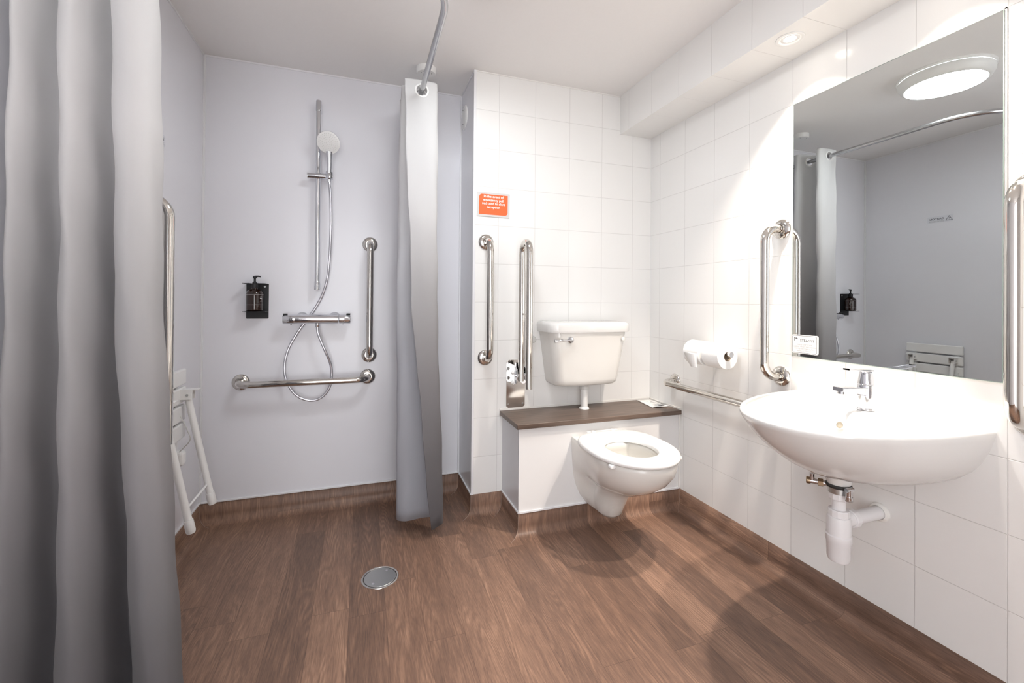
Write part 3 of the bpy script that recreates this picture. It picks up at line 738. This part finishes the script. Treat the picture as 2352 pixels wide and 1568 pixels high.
MB().add([mtS @ Vector(p) for p in ((-0.042, 0.012, .0033), (-0.040, 0.012, .0033), (-0.040, 0.0245, .0033), (-0.030, 0.0245, .0033), (-0.030, 0.0265, .0033), (-0.042, 0.0265, .0033))], [(0, 1, 2, 5), (2, 3, 4, 5)]).add([mtS @ Vector(p) for p in ((-0.037, 0.0195, .0033), (-0.026, 0.0195, .0033), (-0.028, 0.0225, .0033), (-0.0315, 0.0235, .0033), (-0.035, 0.0225, .0033))], [(0, 1, 2, 3, 4)]).build('shower_icon', ink, sg, smooth=False)

# ================================================================ emergency sign
mtE = face_mtx((0.6415, YB-0.0005, 1.5995), (1, 0, 0), (0, 0, 1)) @ Matrix.Rotation(math.radians(-0.4), 4, 'Z')
es = plate(MB(), rrect(0.178, 0.126, (0.002,)*4), mtE, 0.0, 0.004).build('emergency_sign', mat('sign backing', (0.62, 0.61, 0.60, 1), rough=0.35, vary=0.01, bscale=30), smooth=False, bevel=0.0006)
tag(es, 'orange emergency pull-cord sign on the tiled wall above a grab rail', 'sign')
plate(MB(), rrect(0.155, 0.106, (0.001, 0.016, 0.001, 0.016)), mtE, 0.004, 0.0045).build('orange_panel', orange, es, smooth=False)
text('lettering', 'In the event of\nemergency pull\nred cord to alert\nreception', 0.0182, mtE @ Matrix.Translation((0.0, 0.014, 0.0047)), wprint, es, bold=0.00035, space=1.0)
# caution label on the left wall (seen in the mirror)
mtC = face_mtx((XL+0.0004, 1.996, 1.717), (0, 1, 0), (0, 0, 1))
cl = plate(MB(), rrect(0.150, 0.046, (0.003,)*4), mtC, 0.0, 0.0004).build('caution_label', mat('clear label film', (0.68, 0.69, 0.74, 1), rough=0.3, vary=0.01, bscale=30), smooth=False)
tag(cl, 'small CAUTION label on the shower wall panel above the folded seat', 'label')
text('lettering', 'CAUTION', 0.0185, mtC @ Matrix.Translation((0.020, 0.003, 0.0006)), ink, cl, bold=0.0003)
tb = MB()
for r1, r0 in ((0.021, 0.0165),):
    A = [Vector((-0.052, r1*1.0-0.002, 0.0007)), Vector((-0.052-r1, -r1*0.72, 0.0007)), Vector((-0.052+r1, -r1*0.72, 0.0007))]
    c0 = (A[0]+A[1]+A[2])/3; B = [c0+(p-c0)*0.76 for p in A]
    tb.add([mtC @ p for p in A+B], [(0, 1, 4, 3), (1, 2, 5, 4), (2, 0, 3, 5)])
tb.add([mtC @ Vector(p) for p in ((-0.0535, 0.008, .0007), (-0.0505, 0.008, .0007), (-0.051, -0.005, .0007), (-0.053, -0.005, .0007), (-0.0535, -0.008, .0007), (-0.0505, -0.008, .0007), (-0.0505, -0.0105, .0007), (-0.0535, -0.0105, .0007))], [(0, 1, 2, 3), (4, 5, 6, 7)])
tb.build('warning_triangle', ink, cl, smooth=False)
lr = MB(); random.seed(5)
for rr_ in range(3):
    x = -0.022
    while x < 0.062:
        wd = 0.003+0.007*random.random(); z = -0.0105-0.004*rr_
        lr.add([mtC @ Vector(p) for p in ((x, z, .0006), (x+wd, z, .0006), (x+wd, z+0.0018, .0006), (x, z+0.0018, .0006))], [(0, 1, 2, 3)]); x += wd+0.002
lr.build('small_print', inkg, cl, smooth=False)

# ================================================================ shower set
rx, ry = -0.2245, 2.448
rs = empty('shower_riser_rail', (rx, YS, 1.14), 'chrome vertical shower riser rail on the shower wall', 'shower rail')
dz = -1.14
MB().tube([(0, ry-YS, 1.150+dz), (0, ry-YS, 2.118+dz)], 0.0122, 28).build('rail', chrome, rs)
def rcap(z0, z1, nm_):
    MB().lathe([(0.0135, z0), (0.0140, z0+0.003), (0.0140, z1-0.004), (0.0125, z1)], (0, ry-YS, 0), n=32).build(nm_, chrome, rs)
    MB().box(-0.004, 0.013, ry-YS, 0.0, z0+0.004, z1-0.006).build('wall_bracket', chrome, rs, bevel=0.003)
rcap(2.068+dz, 2.122+dz, 'end_cap'); rcap(1.148+dz, 1.190+dz, 'end_cap')
sl = MB().tube([(-0.046, ry-YS-0.006, 1.730+dz), (0.072, ry-YS-0.012, 1.733+dz)], 0.0145, 28).build('slider', chrome, rs)
MB().lathe([(0.0152, 0), (0.0152, 0.003)], (-0.046, ry-YS-0.006, 1.730+dz), (-1, 0, 0), 28).build('slider_cap', satin, rs)
MB().lathe([(0.016, -0.020), (0.0175, -0.016), (0.0185, 0.018), (0.0165, 0.021)], (0.054, ry-YS-0.016, 1.735+dz), (0.02, 0.28, 0.95), 28).build('head_cradle', chrome, rs)
# hand shower
hx, hy, hz = rx+0.054, ry-0.018, 1.735
hs = empty('hand_shower', (hx, hy, hz), 'white-faced chrome hand shower held on the riser rail', 'shower head')
MB().tube([(0, 0.006, -0.030), (0, 0.000, 0.0), (0.001, -0.006, 0.04), (0.001, -0.014, 0.085), (0.0, -0.020, 0.118)], [0.0085, 0.0105, 0.0125, 0.0135, 0.0165], 24).build('handle', chrome, hs)
dn = Vector((-0.16, -0.86, -0.48)).normalized(); hc = Vector((-0.002, -0.035, 0.160))
MB().lathe([(0.012, -0.030), (0.040, -0.022), (0.054, -0.010), (0.0565, 0.0), (0.0560, 0.003)], hc, dn, 48, caps=False).lathe([(0.0, -0.031), (0.012, -0.030)], hc, dn, 48, caps=False).build('head_shell', chrome, hs)
face = MB().lathe([(0.0560, 0.001), (0.0555, 0.006), (0.050, 0.0075), (0.0, 0.0085)], hc, dn, 48, caps=False).build('spray_face', wplast, hs)
nz = MB(); uu = dn.orthogonal().normalized(); vv = dn.cross(uu)
for rr_, cnt in ((0.009, 6), (0.018, 12), (0.028, 18), (0.037, 22), (0.045, 26)):
    for k in range(cnt):
        a = 2*pi*k/cnt+rr_*40; p = hc+uu*rr_*math.cos(a)+vv*rr_*math.sin(a)
        nz.lathe([(0.0016, 0.0075), (0.0011, 0.0105), (0, 0.0107)], p, dn, 8, caps=False)
tag(nz.build('nozzles', greyp, face), kind='stuff')
# mixer valve
vx, vy, vz = -0.2195, 2.435, 0.998
vlv = empty('shower_mixer', (vx, YS, vz), 'horizontal chrome bar thermostatic mixer valve on the shower wall', 'shower mixer')
MB().tube([(-0.104, vy-YS, 0), (0.100, vy-YS, -0.0015)], 0.0235, 40).build('valve_body', chrome, vlv)
for s, nm_ in ((-1, 'temperature_knob'), (1, 'flow_knob')):
    k = MB().lathe([(0.0238, 0), (0.0242, 0.003), (0.0242, 0.052), (0.0225, 0.0545), (0.0, 0.055)], (s*0.1035, vy-YS, -0.0008), (s, 0, 0), 40).build(nm_, chrome, vlv)
    MB().box(s*0.148-0.0095, s*0.148+0.0095, vy-YS-0.010, vy-YS+0.006, 0.0225, 0.0285).build('grip_tab', darkp, k, bevel=0.001)
    MB().lathe([(0.003, 0), (0.003, 0.004)], (s*0.122, vy-YS, -0.0235), (0, 0, -1), 10).build('stop_button', darkp, k)
    MB().lathe([(0.030, 0.0), (0.030, 0.004), (0.022, 0.014), (0.0205, 0.050)], (s*0.078, 0, 0.004), (0, -1, 0), 32, caps=False).build('wall_union', chrome, vlv)
MB().lathe([(0.0115, 0), (0.0115, 0.014), (0.0095, 0.018)], (0.0, vy-YS, -0.022), (0, 0, -1), 24).build('hose_nut', chrome, vlv)
# hose
hp = [(vx, vy, vz-0.035), (vx+0.004, vy-0.002, vz-0.075), (vx+0.035, vy-0.01, vz-0.155), (vx+0.061, vy+0.004, vz-0.225), (-0.151, 2.446, 0.715), (-0.162, 2.448, 0.640), (-0.205, 2.449, 0.590), (-0.262, 2.449, 0.583), (-0.322, 2.449, 0.618), (-0.362, 2.450, 0.690),
      (-0.372, 2.455, 0.765), (-0.355, 2.468, 0.850), (-0.312, 2.478, 0.935), (-0.262, 2.480, 1.010), (-0.212, 2.474, 1.095), (-0.180, 2.460, 1.190), (-0.166, 2.446, 1.320), (-0.160, 2.434, 1.480), (-0.1625, 2.430, 1.620), (hx, hy+0.004, 1.705)]
ho = MB().tube(catmull(hp, 10), 0.0066, 16).build('shower_hose', hosem)
tag(ho, 'grey metallic shower hose looping down below the mixer valve', 'hose')

# ================================================================ soap dispenser
bx, bz = -0.505, 0.0
pc = Vector((-0.5035, YS, 1.0875))
bk = empty('bottle_holder', pc, 'black metal bottle holder on the shower wall', 'bottle holder')
mtP = face_mtx((0, 0, 0), (1, 0, 0), (0, 0, 1))
plate(MB(), rrect(0.100, 0.176, (0.004, 0.004, 0.003, 0.003)), mtP, 0.0, 0.0025).build('back_plate', black, bk, smooth=False)
plate(MB(), [(-0.050, -0.0025), (-0.050, -0.085), (-0.0215, -0.085), (-0.0215, -0.043), (-0.0165, -0.0325), (-0.004, -0.028), (0.0085, -0.0325), (0.0135, -0.043), (0.0135, -0.085), (0.050, -0.085), (0.050, -0.0025)], Matrix.Identity(4), 0.0855, 0.0880).build('top_plate', black, bk, smooth=False, bevel=0.0006)
MB().box(-0.050, 0.050, -0.085, -0.0025, -0.0515, -0.0495).build('bottom_plate', black, bk, smooth=False, bevel=0.0006)
MB().lathe([(0.006, 0), (0.006, 0.004), (0.004, 0.006)], (0.033, -0.0025, 0.074), (0, -1, 0), 16).build('lock_button', satin, bk)
bp_ = Vector((-0.5035-0.004, YS-0.046, 1.039))
bt = empty('soap_bottle', bp_, 'dark amber pump bottle standing in the black holder', 'soap bottle')
MB().lathe([(0.0, 0.0), (0.031, 0.0), (0.0365, 0.005), (0.0375, 0.010), (0.0375, 0.086), (0.034, 0.097), (0.025, 0.105), (0.016, 0.108), (0.0145, 0.112), (0.0145, 0.120)], (0, 0, 0), n=48, caps=False).build('glass_body', amber, bt)
MB().lathe([(0.0150, 0.1125), (0.0160, 0.1135), (0.0160, 0.134), (0.0105, 0.135), (0.0105, 0.141), (0.0055, 0.142), (0.0045, 0.150), (0.0050, 0.161), (0.0085, 0.163), (0.0085, 0.170), (0.0060, 0.173), (0.0, 0.1735)], (0, 0, 0), n=32, caps=False).build('pump', black, bt)
MB().tube([(0.0, 0, 0.170), (0.016, -0.001, 0.1715), (0.026, -0.002, 0.169)], [0.0045, 0.0035, 0.0028], 12).build('pump_spout', black, bt)
lb = MB()
for zz in (0.0305, 0.0805): lb.lathe([(0.0378, zz), (0.0378, zz+0.0010)], (0, 0, 0), n=48, caps=False)
for a0, a1, zz, hh in ((-42, -24, 0.061, 0.0035), (-30, -22, 0.054, 0.002), (-42, -22, 0.048, 0.0012), (-40, -26, 0.0705, 0.0012)):
    vs = []; 
    for k in range(5):
        a = math.radians(a0+(a1-a0)*k/4); vs += [(0.0379*math.cos(a), 0.0379*math.sin(a), zz), (0.0379*math.cos(a), 0.0379*math.sin(a), zz+hh)]
    lb.add(vs, [(2*k, 2*k+2, 2*k+3, 2*k+1) for k in range(4)])
lb.build('label_print', labelw, bt)

# ================================================================ folding shower seat
SX = XL
st = empty('folding_shower_seat', (XL, 2.012, 0.40), 'white slatted folding shower seat folded up against the left wall', 'shower seat')
O = Vector((XL, 2.012, 0.40))
y0s, y1s = 1.846, 2.178
for k in range(4):
    zt = 0.806-0.0735*k
    sl_ = MB().box(XL+0.028, XL+0.046, y0s, y1s, zt-0.064, zt); local(sl_, O).build('slat', wplast, st, bevel=0.006, smooth=False)
for yy in (1.888, 2.128):
    local(MB().box(XL+0.001, XL+0.030, yy-0.012, yy+0.012, 0.44, 0.735), O).build('back_bar', wplast, st, bevel=0.003, smooth=False)
    bb = MB(); bb.box(XL+0.044, XL+0.088, yy-0.018, yy-0.014, 0.685, 0.724).box(XL+0.044, XL+0.088, yy+0.014, yy+0.018, 0.685, 0.724).box(XL+0.044, XL+0.108, yy-0.018, yy+0.018, 0.722, 0.727)
    b_ = local(bb, O).build('leg_bracket', wplast, st, bevel=0.0015, smooth=False)
    local(MB().tube([(XL+0.07, yy-0.020, 0.704), (XL+0.07, yy+0.020, 0.704)], 0.005, 14), O).build('pivot', satin, b_)
    lo = (XL+0.066, yy, 0.700); l1 = (XL+0.158, yy, 0.247)
    d = (Vector(l1)-Vector(lo)).normalized()
    lg = local(MB().tube([lo, Vector(l1)], 0.0125, 24), O).build('leg', wplast, st)
    local(MB().lathe([(0.0150, -0.045), (0.0155, -0.040), (0.0158, -0.004), (0.013, 0.004), (0.0, 0.006)], Vector(l1), d, 28, caps=True), O).build('foot', wplast, lg)
    local(MB().tube(catmull([(XL+0.05, yy-0.02, 0.62), (XL+0.075, yy-0.022, 0.56), (XL+0.082, yy-0.02, 0.52), (XL+0.04, yy-0.01, 0.47)], 8), 0.002, 8), O).build('stay_wire', greyp, st)
    local(MB().box(XL+0.001, XL+0.060, yy-0.020, yy+0.020, 0.415, 0.475), O).build('hinge_block', wplast, st, bevel=0.012, smooth=False)
local(MB().tube([(XL+0.066+0.092*0.80, 1.888, 0.700-0.465*0.80), (XL+0.066+0.092*0.80, 2.128, 0.700-0.465*0.80)], 0.0045, 14), O).build('cross_rod', wplast, st)

# ================================================================ floor drain
dr = empty('floor_drain', (0.0735, 1.806, 0.0), 'round brushed steel floor drain set in the wood-look floor', 'floor drain')
MB().lathe([(0.0, 0.0006), (0.064, 0.0006)], (0, 0, 0), n=56, caps=False).build('recess', darkp, dr)
MB().lathe([(0.064, 0.0005), (0.0645, 0.0018), (0.0700, 0.0026), (0.0715, 0.0018), (0.072, 0.0003)], (0, 0, 0), n=64, caps=False).build('rim', steel, dr)
cv = MB().lathe([(0.0, 0.0022), (0.060, 0.0022), (0.061, 0.0014), (0.061, 0.0006)], (0, 0, 0), n=64, caps=False).build('cover', satin, dr)
for a in (52, 232):
    MB().lathe([(0.0052, 0.0022), (0.0052, 0.0030), (0.0025, 0.0032), (0.002, 0.0026), (0, 0.0026)], (0.045*math.cos(math.radians(a)), 0.045*math.sin(math.radians(a)), 0), n=18, caps=False).build('screw', chrome, cv)

# ================================================================ ceiling fittings
sd = empty('smoke_detector', (0.297, 2.262, ZC), 'small round white detector on the ceiling above the curtain rail end', 'detector')
MB().lathe([(0.050, 0), (0.050, -0.024), (0.046, -0.030), (0.0, -0.031)], (0, 0, 0), n=48, caps=False).build('housing', wplast, sd)
for a, rr_ in ((200, .028), (235, .033), (330, .030)):
    MB().lathe([(0.0022, -0.0305), (0.0022, -0.0315)], (rr_*math.cos(math.radians(a)), rr_*math.sin(math.radians(a)), 0), n=12).build('vent_hole', darkp, sd)
vn = empty('wall_fitting', (XV, 2.41, 2.127), 'round white plastic cover high on the reveal panel behind the curtain', 'wall cover')
MB().lathe([(0.066, 0), (0.066, 0.003), (0.060, 0.008), (0.046, 0.011), (0.0, 0.012)], (0, 0, 0), (-1, 0, 0), 48, caps=False).build('cover', wplast, vn)
for z in (-0.040, 0.040):
    MB().lathe([(0.0035, 0.0113), (0.0035, 0.0125)], (0, 0.0, z), (-1, 0, 0), 12).build('screw', darkp, vn)

LX, LY = 0.385, 1.412
cl_ = empty('ceiling_lamp', (LX, LY, ZC), 'large round white ceiling lamp, seen glowing in the mirror', 'ceiling lamp')
MB().lathe([(0.190, 0), (0.190, -0.005), (0.183, -0.012)], (0, 0, 0), n=72, caps=False).build('back_ring', wplast, cl_)
MB().lathe([(0.172, -0.006), (0.184, -0.014), (0.184, -0.030), (0.172, -0.052), (0.160, -0.060), (0.157, -0.060)], (0, 0, 0), n=72, caps=False).build('bezel', wplast, cl_)
MB().lathe([(0.158, -0.0585), (0.120, -0.063), (0.0, -0.065)], (0, 0, 0), n=72, caps=False).build('diffuser', lampm, cl_)
def downlight(y, lab, e=1.0):
    t = empty('downlight', (1.4775, y, 2.070), lab, 'downlight', 'recessed downlights in the tiled bulkhead')
    MB().lathe([(0.047, 0.0), (0.0465, -0.0025), (0.038, -0.004), (0.032, -0.002), (0.030, 0.0)], (0, 0, 0), n=48, caps=False).build('bezel', wplast, t)
    MB().lathe([(0.031, -0.0004), (0.020, -0.0006)], (0, 0, 0), n=40, caps=False).build('baffle', wplast, t)
    MB().lathe([(0.020, -0.0007), (0.0, -0.0012)], (0, 0, 0), n=40, caps=False).build('bulb', bulbm, t)
    l = bpy.data.lights.new('bulb_light', 'SPOT'); l.energy = SPOT_W*e; l.color = (1.0, 0.88, 0.77); l.spot_size = math.radians(96); l.spot_blend = 0.85; l.shadow_soft_size = 0.022
    lo = bpy.data.objects.new('bulb_light', l); col.objects.link(lo); lo.parent = t; lo.location = (0, 0, -0.012)
    return t
downlight(1.186, 'recessed downlight in the tiled bulkhead above the far end of the mirror')
downlight(0.768, 'recessed downlight in the tiled bulkhead above the near end of the mirror', 0.8)

# ================================================================ curtain rail
RZc = 2.092; RYc = 1.28; RXc = 0.255; rb_ = 0.22
rp = [(RXc, YS-0.002, RZc)]
for k in range(17):
    a = pi/2*k/16; rp.append((RXc-rb_+rb_*math.cos(a), RYc+rb_-rb_*math.sin(a), RZc))
rp.append((XL+0.002, RYc, RZc))
rl = empty('curtain_rail', (RXc, YS, RZc), 'aluminium curtain rail bent in an L around the shower area', 'curtain rail')
local(MB().tube(rp, 0.0125, 20), (RXc, YS, RZc)).build('tube', alu, rl)
local(MB().lathe([(0.030, 0), (0.030, 0.004), (0.018, 0.012)], (RXc, YS, RZc), (0, -1, 0), 32), (RXc, YS, RZc)).build('end_flange', wplast, rl)
local(MB().lathe([(0.030, 0), (0.030, 0.004), (0.018, 0.012)], (XL, RYc, RZc), (1, 0, 0), 32), (RXc, YS, RZc)).build('end_flange', wplast, rl)

# ================================================================ curtains
def curtain(name, label, top, mid, bot, ztop, zbot, axis, rail_xy, flip=False, sub=14, seed=1, zb_fn=None):
    """top/mid/bot: plan polylines with the same number of points; axis 'Y' or 'X' = rail direction"""
    random.seed(seed)
    T_ = catmull([(x, y, 0) for x, y in top], sub); Mi = catmull([(x, y, 0) for x, y in mid], sub); B_ = catmull([(x, y, 0) for x, y in bot], sub)
    nc = len(T_); zs = []
    z = ztop
    while z > ztop-0.10: zs.append(z); z -= 0.006
    nrow = 40
    zl = z
    for k in range(nrow+1): zs.append(zl+(zbot-zl)*k/nrow)
    vs = []; fs = []
    for zi, z in enumerate(zs):
        t = (ztop-z)/(ztop-zbot)
        for c in range(nc):
            if t < 0.5:
                s = t/0.5; s = s*s*(3-2*s)*0.6+s*0.4; p = T_[c].lerp(Mi[c], s)
            else:
                s = (t-0.5)/0.5; p = Mi[c].lerp(B_[c], s)
            wob = (0.0022 if axis == 'Y' else 0.0009)*math.sin(z*9+c*0.23+seed)+0.0016*math.sin(z*23+c*0.11)
            zz = z + (zb_fn(c/(nc-1))*max(0, (t-0.8)/0.2) if zb_fn else 0)
            vs.append((p.x+wob, p.y+wob*0.6, zz))
    ringpts = []
    for c in range(nc-1):
        a, b = T_[c], T_[c+1]
        if axis == 'Y':
            if (a.x-rail_xy)*(b.x-rail_xy) <= 0: ringpts.append((Vector((rail_xy, a.y, 0)), (b-a).normalized()))
        else:
            if (a.y-rail_xy)*(b.y-rail_xy) <= 0: ringpts.append((Vector((a.x, rail_xy, 0)), (b-a).normalized()))
    for i in range(len(zs)-1):
        for c in range(nc-1):
            k = i*nc+c
            if i < 18:
                cx = (Vector(vs[k])+Vector(vs[k+1])+Vector(vs[k+nc])+Vector(vs[k+nc+1]))/4
                d = math.hypot((cx.x-rail_xy) if axis == 'Y' else (cx.y-rail_xy), cx.z-RZc)
                if d < 0.027: continue
            fs.append((k, k+1, k+nc+1, k+nc) if not flip else (k, k+nc, k+nc+1, k+1))
    me = bpy.data.meshes.new(name); me.from_pydata(vs, [], fs); me.materials.append(ombre); me.materials.append(inner)
    for p in me.polygons: p.use_smooth = True
    o = bpy.data.objects.new(name, me); col.objects.link(o)
    s = o.modifiers.new('cloth', 'SOLIDIFY'); s.thickness = 0.0014; s.offset = 0; s.material_offset = 1; s.material_offset_rim = 0
    tag(o, label, 'curtain', 'ombre shower curtains')
    for p, tg in ringpts:
        nn = Vector((tg.y, -tg.x, 0)).normalized()
        MB().lathe([(0.0245, -0.003), (0.0255, -0.0045), (0.033, -0.0035), (0.034, 0), (0.033, 0.0035), (0.0255, 0.0045), (0.0245, 0.003), (0.0245, -0.003)], (p.x, p.y, RZc), nn, 36, caps=False).build('eyelet', wplast, o)
    return o
topR = [(0.176, 2.100), (0.255, 2.094), (0.318, 2.100), (0.328, 2.128), (0.255, 2.150), (0.176, 2.172), (0.176, 2.205), (0.255, 2.228), (0.332, 2.250), (0.332, 2.285), (0.255, 2.308), (0.182, 2.330), (0.182, 2.365), (0.255, 2.388), (0.330, 2.410), (0.325, 2.440), (0.255, 2.462), (0.19, 2.475)]
midR = [(0.212, 2.075), (0.270, 2.072), (0.325, 2.085), (0.332, 2.118), (0.262, 2.142), (0.172, 2.158), (0.160, 2.195), (0.250, 2.228), (0.335, 2.252), (0.335, 2.285), (0.255, 2.308), (0.184, 2.330), (0.184, 2.365), (0.255, 2.388), (0.330, 2.410), (0.325, 2.440), (0.255, 2.462), (0.19, 2.475)]
botR = [(0.302, 2.000), (0.330, 2.020), (0.362, 2.045), (0.366, 2.090), (0.285, 2.112), (0.195, 2.105), (0.162, 2.145), (0.240, 2.215), (0.330, 2.250), (0.332, 2.285), (0.255, 2.308), (0.186, 2.330), (0.186, 2.365), (0.255, 2.388), (0.330, 2.410), (0.325, 2.440), (0.255, 2.462), (0.19, 2.475)]
cr_ = curtain('shower_curtain', 'white shower curtain fading to grey, bunched beside the toilet wall in the middle', topR, midR, botR, 2.142, 0.055, 'Y', RXc, flip=True, seed=2, zb_fn=lambda u: -0.005*math.cos(u*12))
topL = [(-0.738, 1.315), (-0.724, 1.250), (-0.706, 1.215), (-0.684, 1.240), (-0.672, 1.295), (-0.662, 1.315), (-0.650, 1.275), (-0.640, 1.222), (-0.616, 1.205), (-0.592, 1.235), (-0.578, 1.295), (-0.568, 1.315), (-0.556, 1.275), (-0.547, 1.222), (-0.512, 1.198), (-0.478, 1.218), (-0.474, 1.262), (-0.500, 1.315)]
midL = [(-0.738, 1.315), (-0.728, 1.250), (-0.708, 1.205), (-0.682, 1.232), (-0.672, 1.295), (-0.660, 1.318), (-0.640, 1.272), (-0.622, 1.210), (-0.596, 1.186), (-0.568, 1.222), (-0.562, 1.295), (-0.556, 1.318), (-0.544, 1.275), (-0.528, 1.215), (-0.492, 1.182), (-0.456, 1.200), (-0.452, 1.255), (-0.480, 1.315)]
botL = [(-0.738, 1.315), (-0.732, 1.250), (-0.710, 1.190), (-0.678, 1.222), (-0.668, 1.295), (-0.650, 1.318), (-0.632, 1.268), (-0.612, 1.195), (-0.570, 1.165), (-0.532, 1.205), (-0.530, 1.295), (-0.524, 1.320), (-0.500, 1.275), (-0.470, 1.205), (-0.430, 1.160), (-0.392, 1.175), (-0.388, 1.230), (-0.425, 1.315)]
cl2 = curtain('shower_curtain', 'white shower curtain fading to dark grey, bunched along the left picture edge', topL, midL, botL, 2.142, 0.05, 'X', RYc, flip=True, seed=5, zb_fn=lambda u: 0.004*math.sin(u*14))
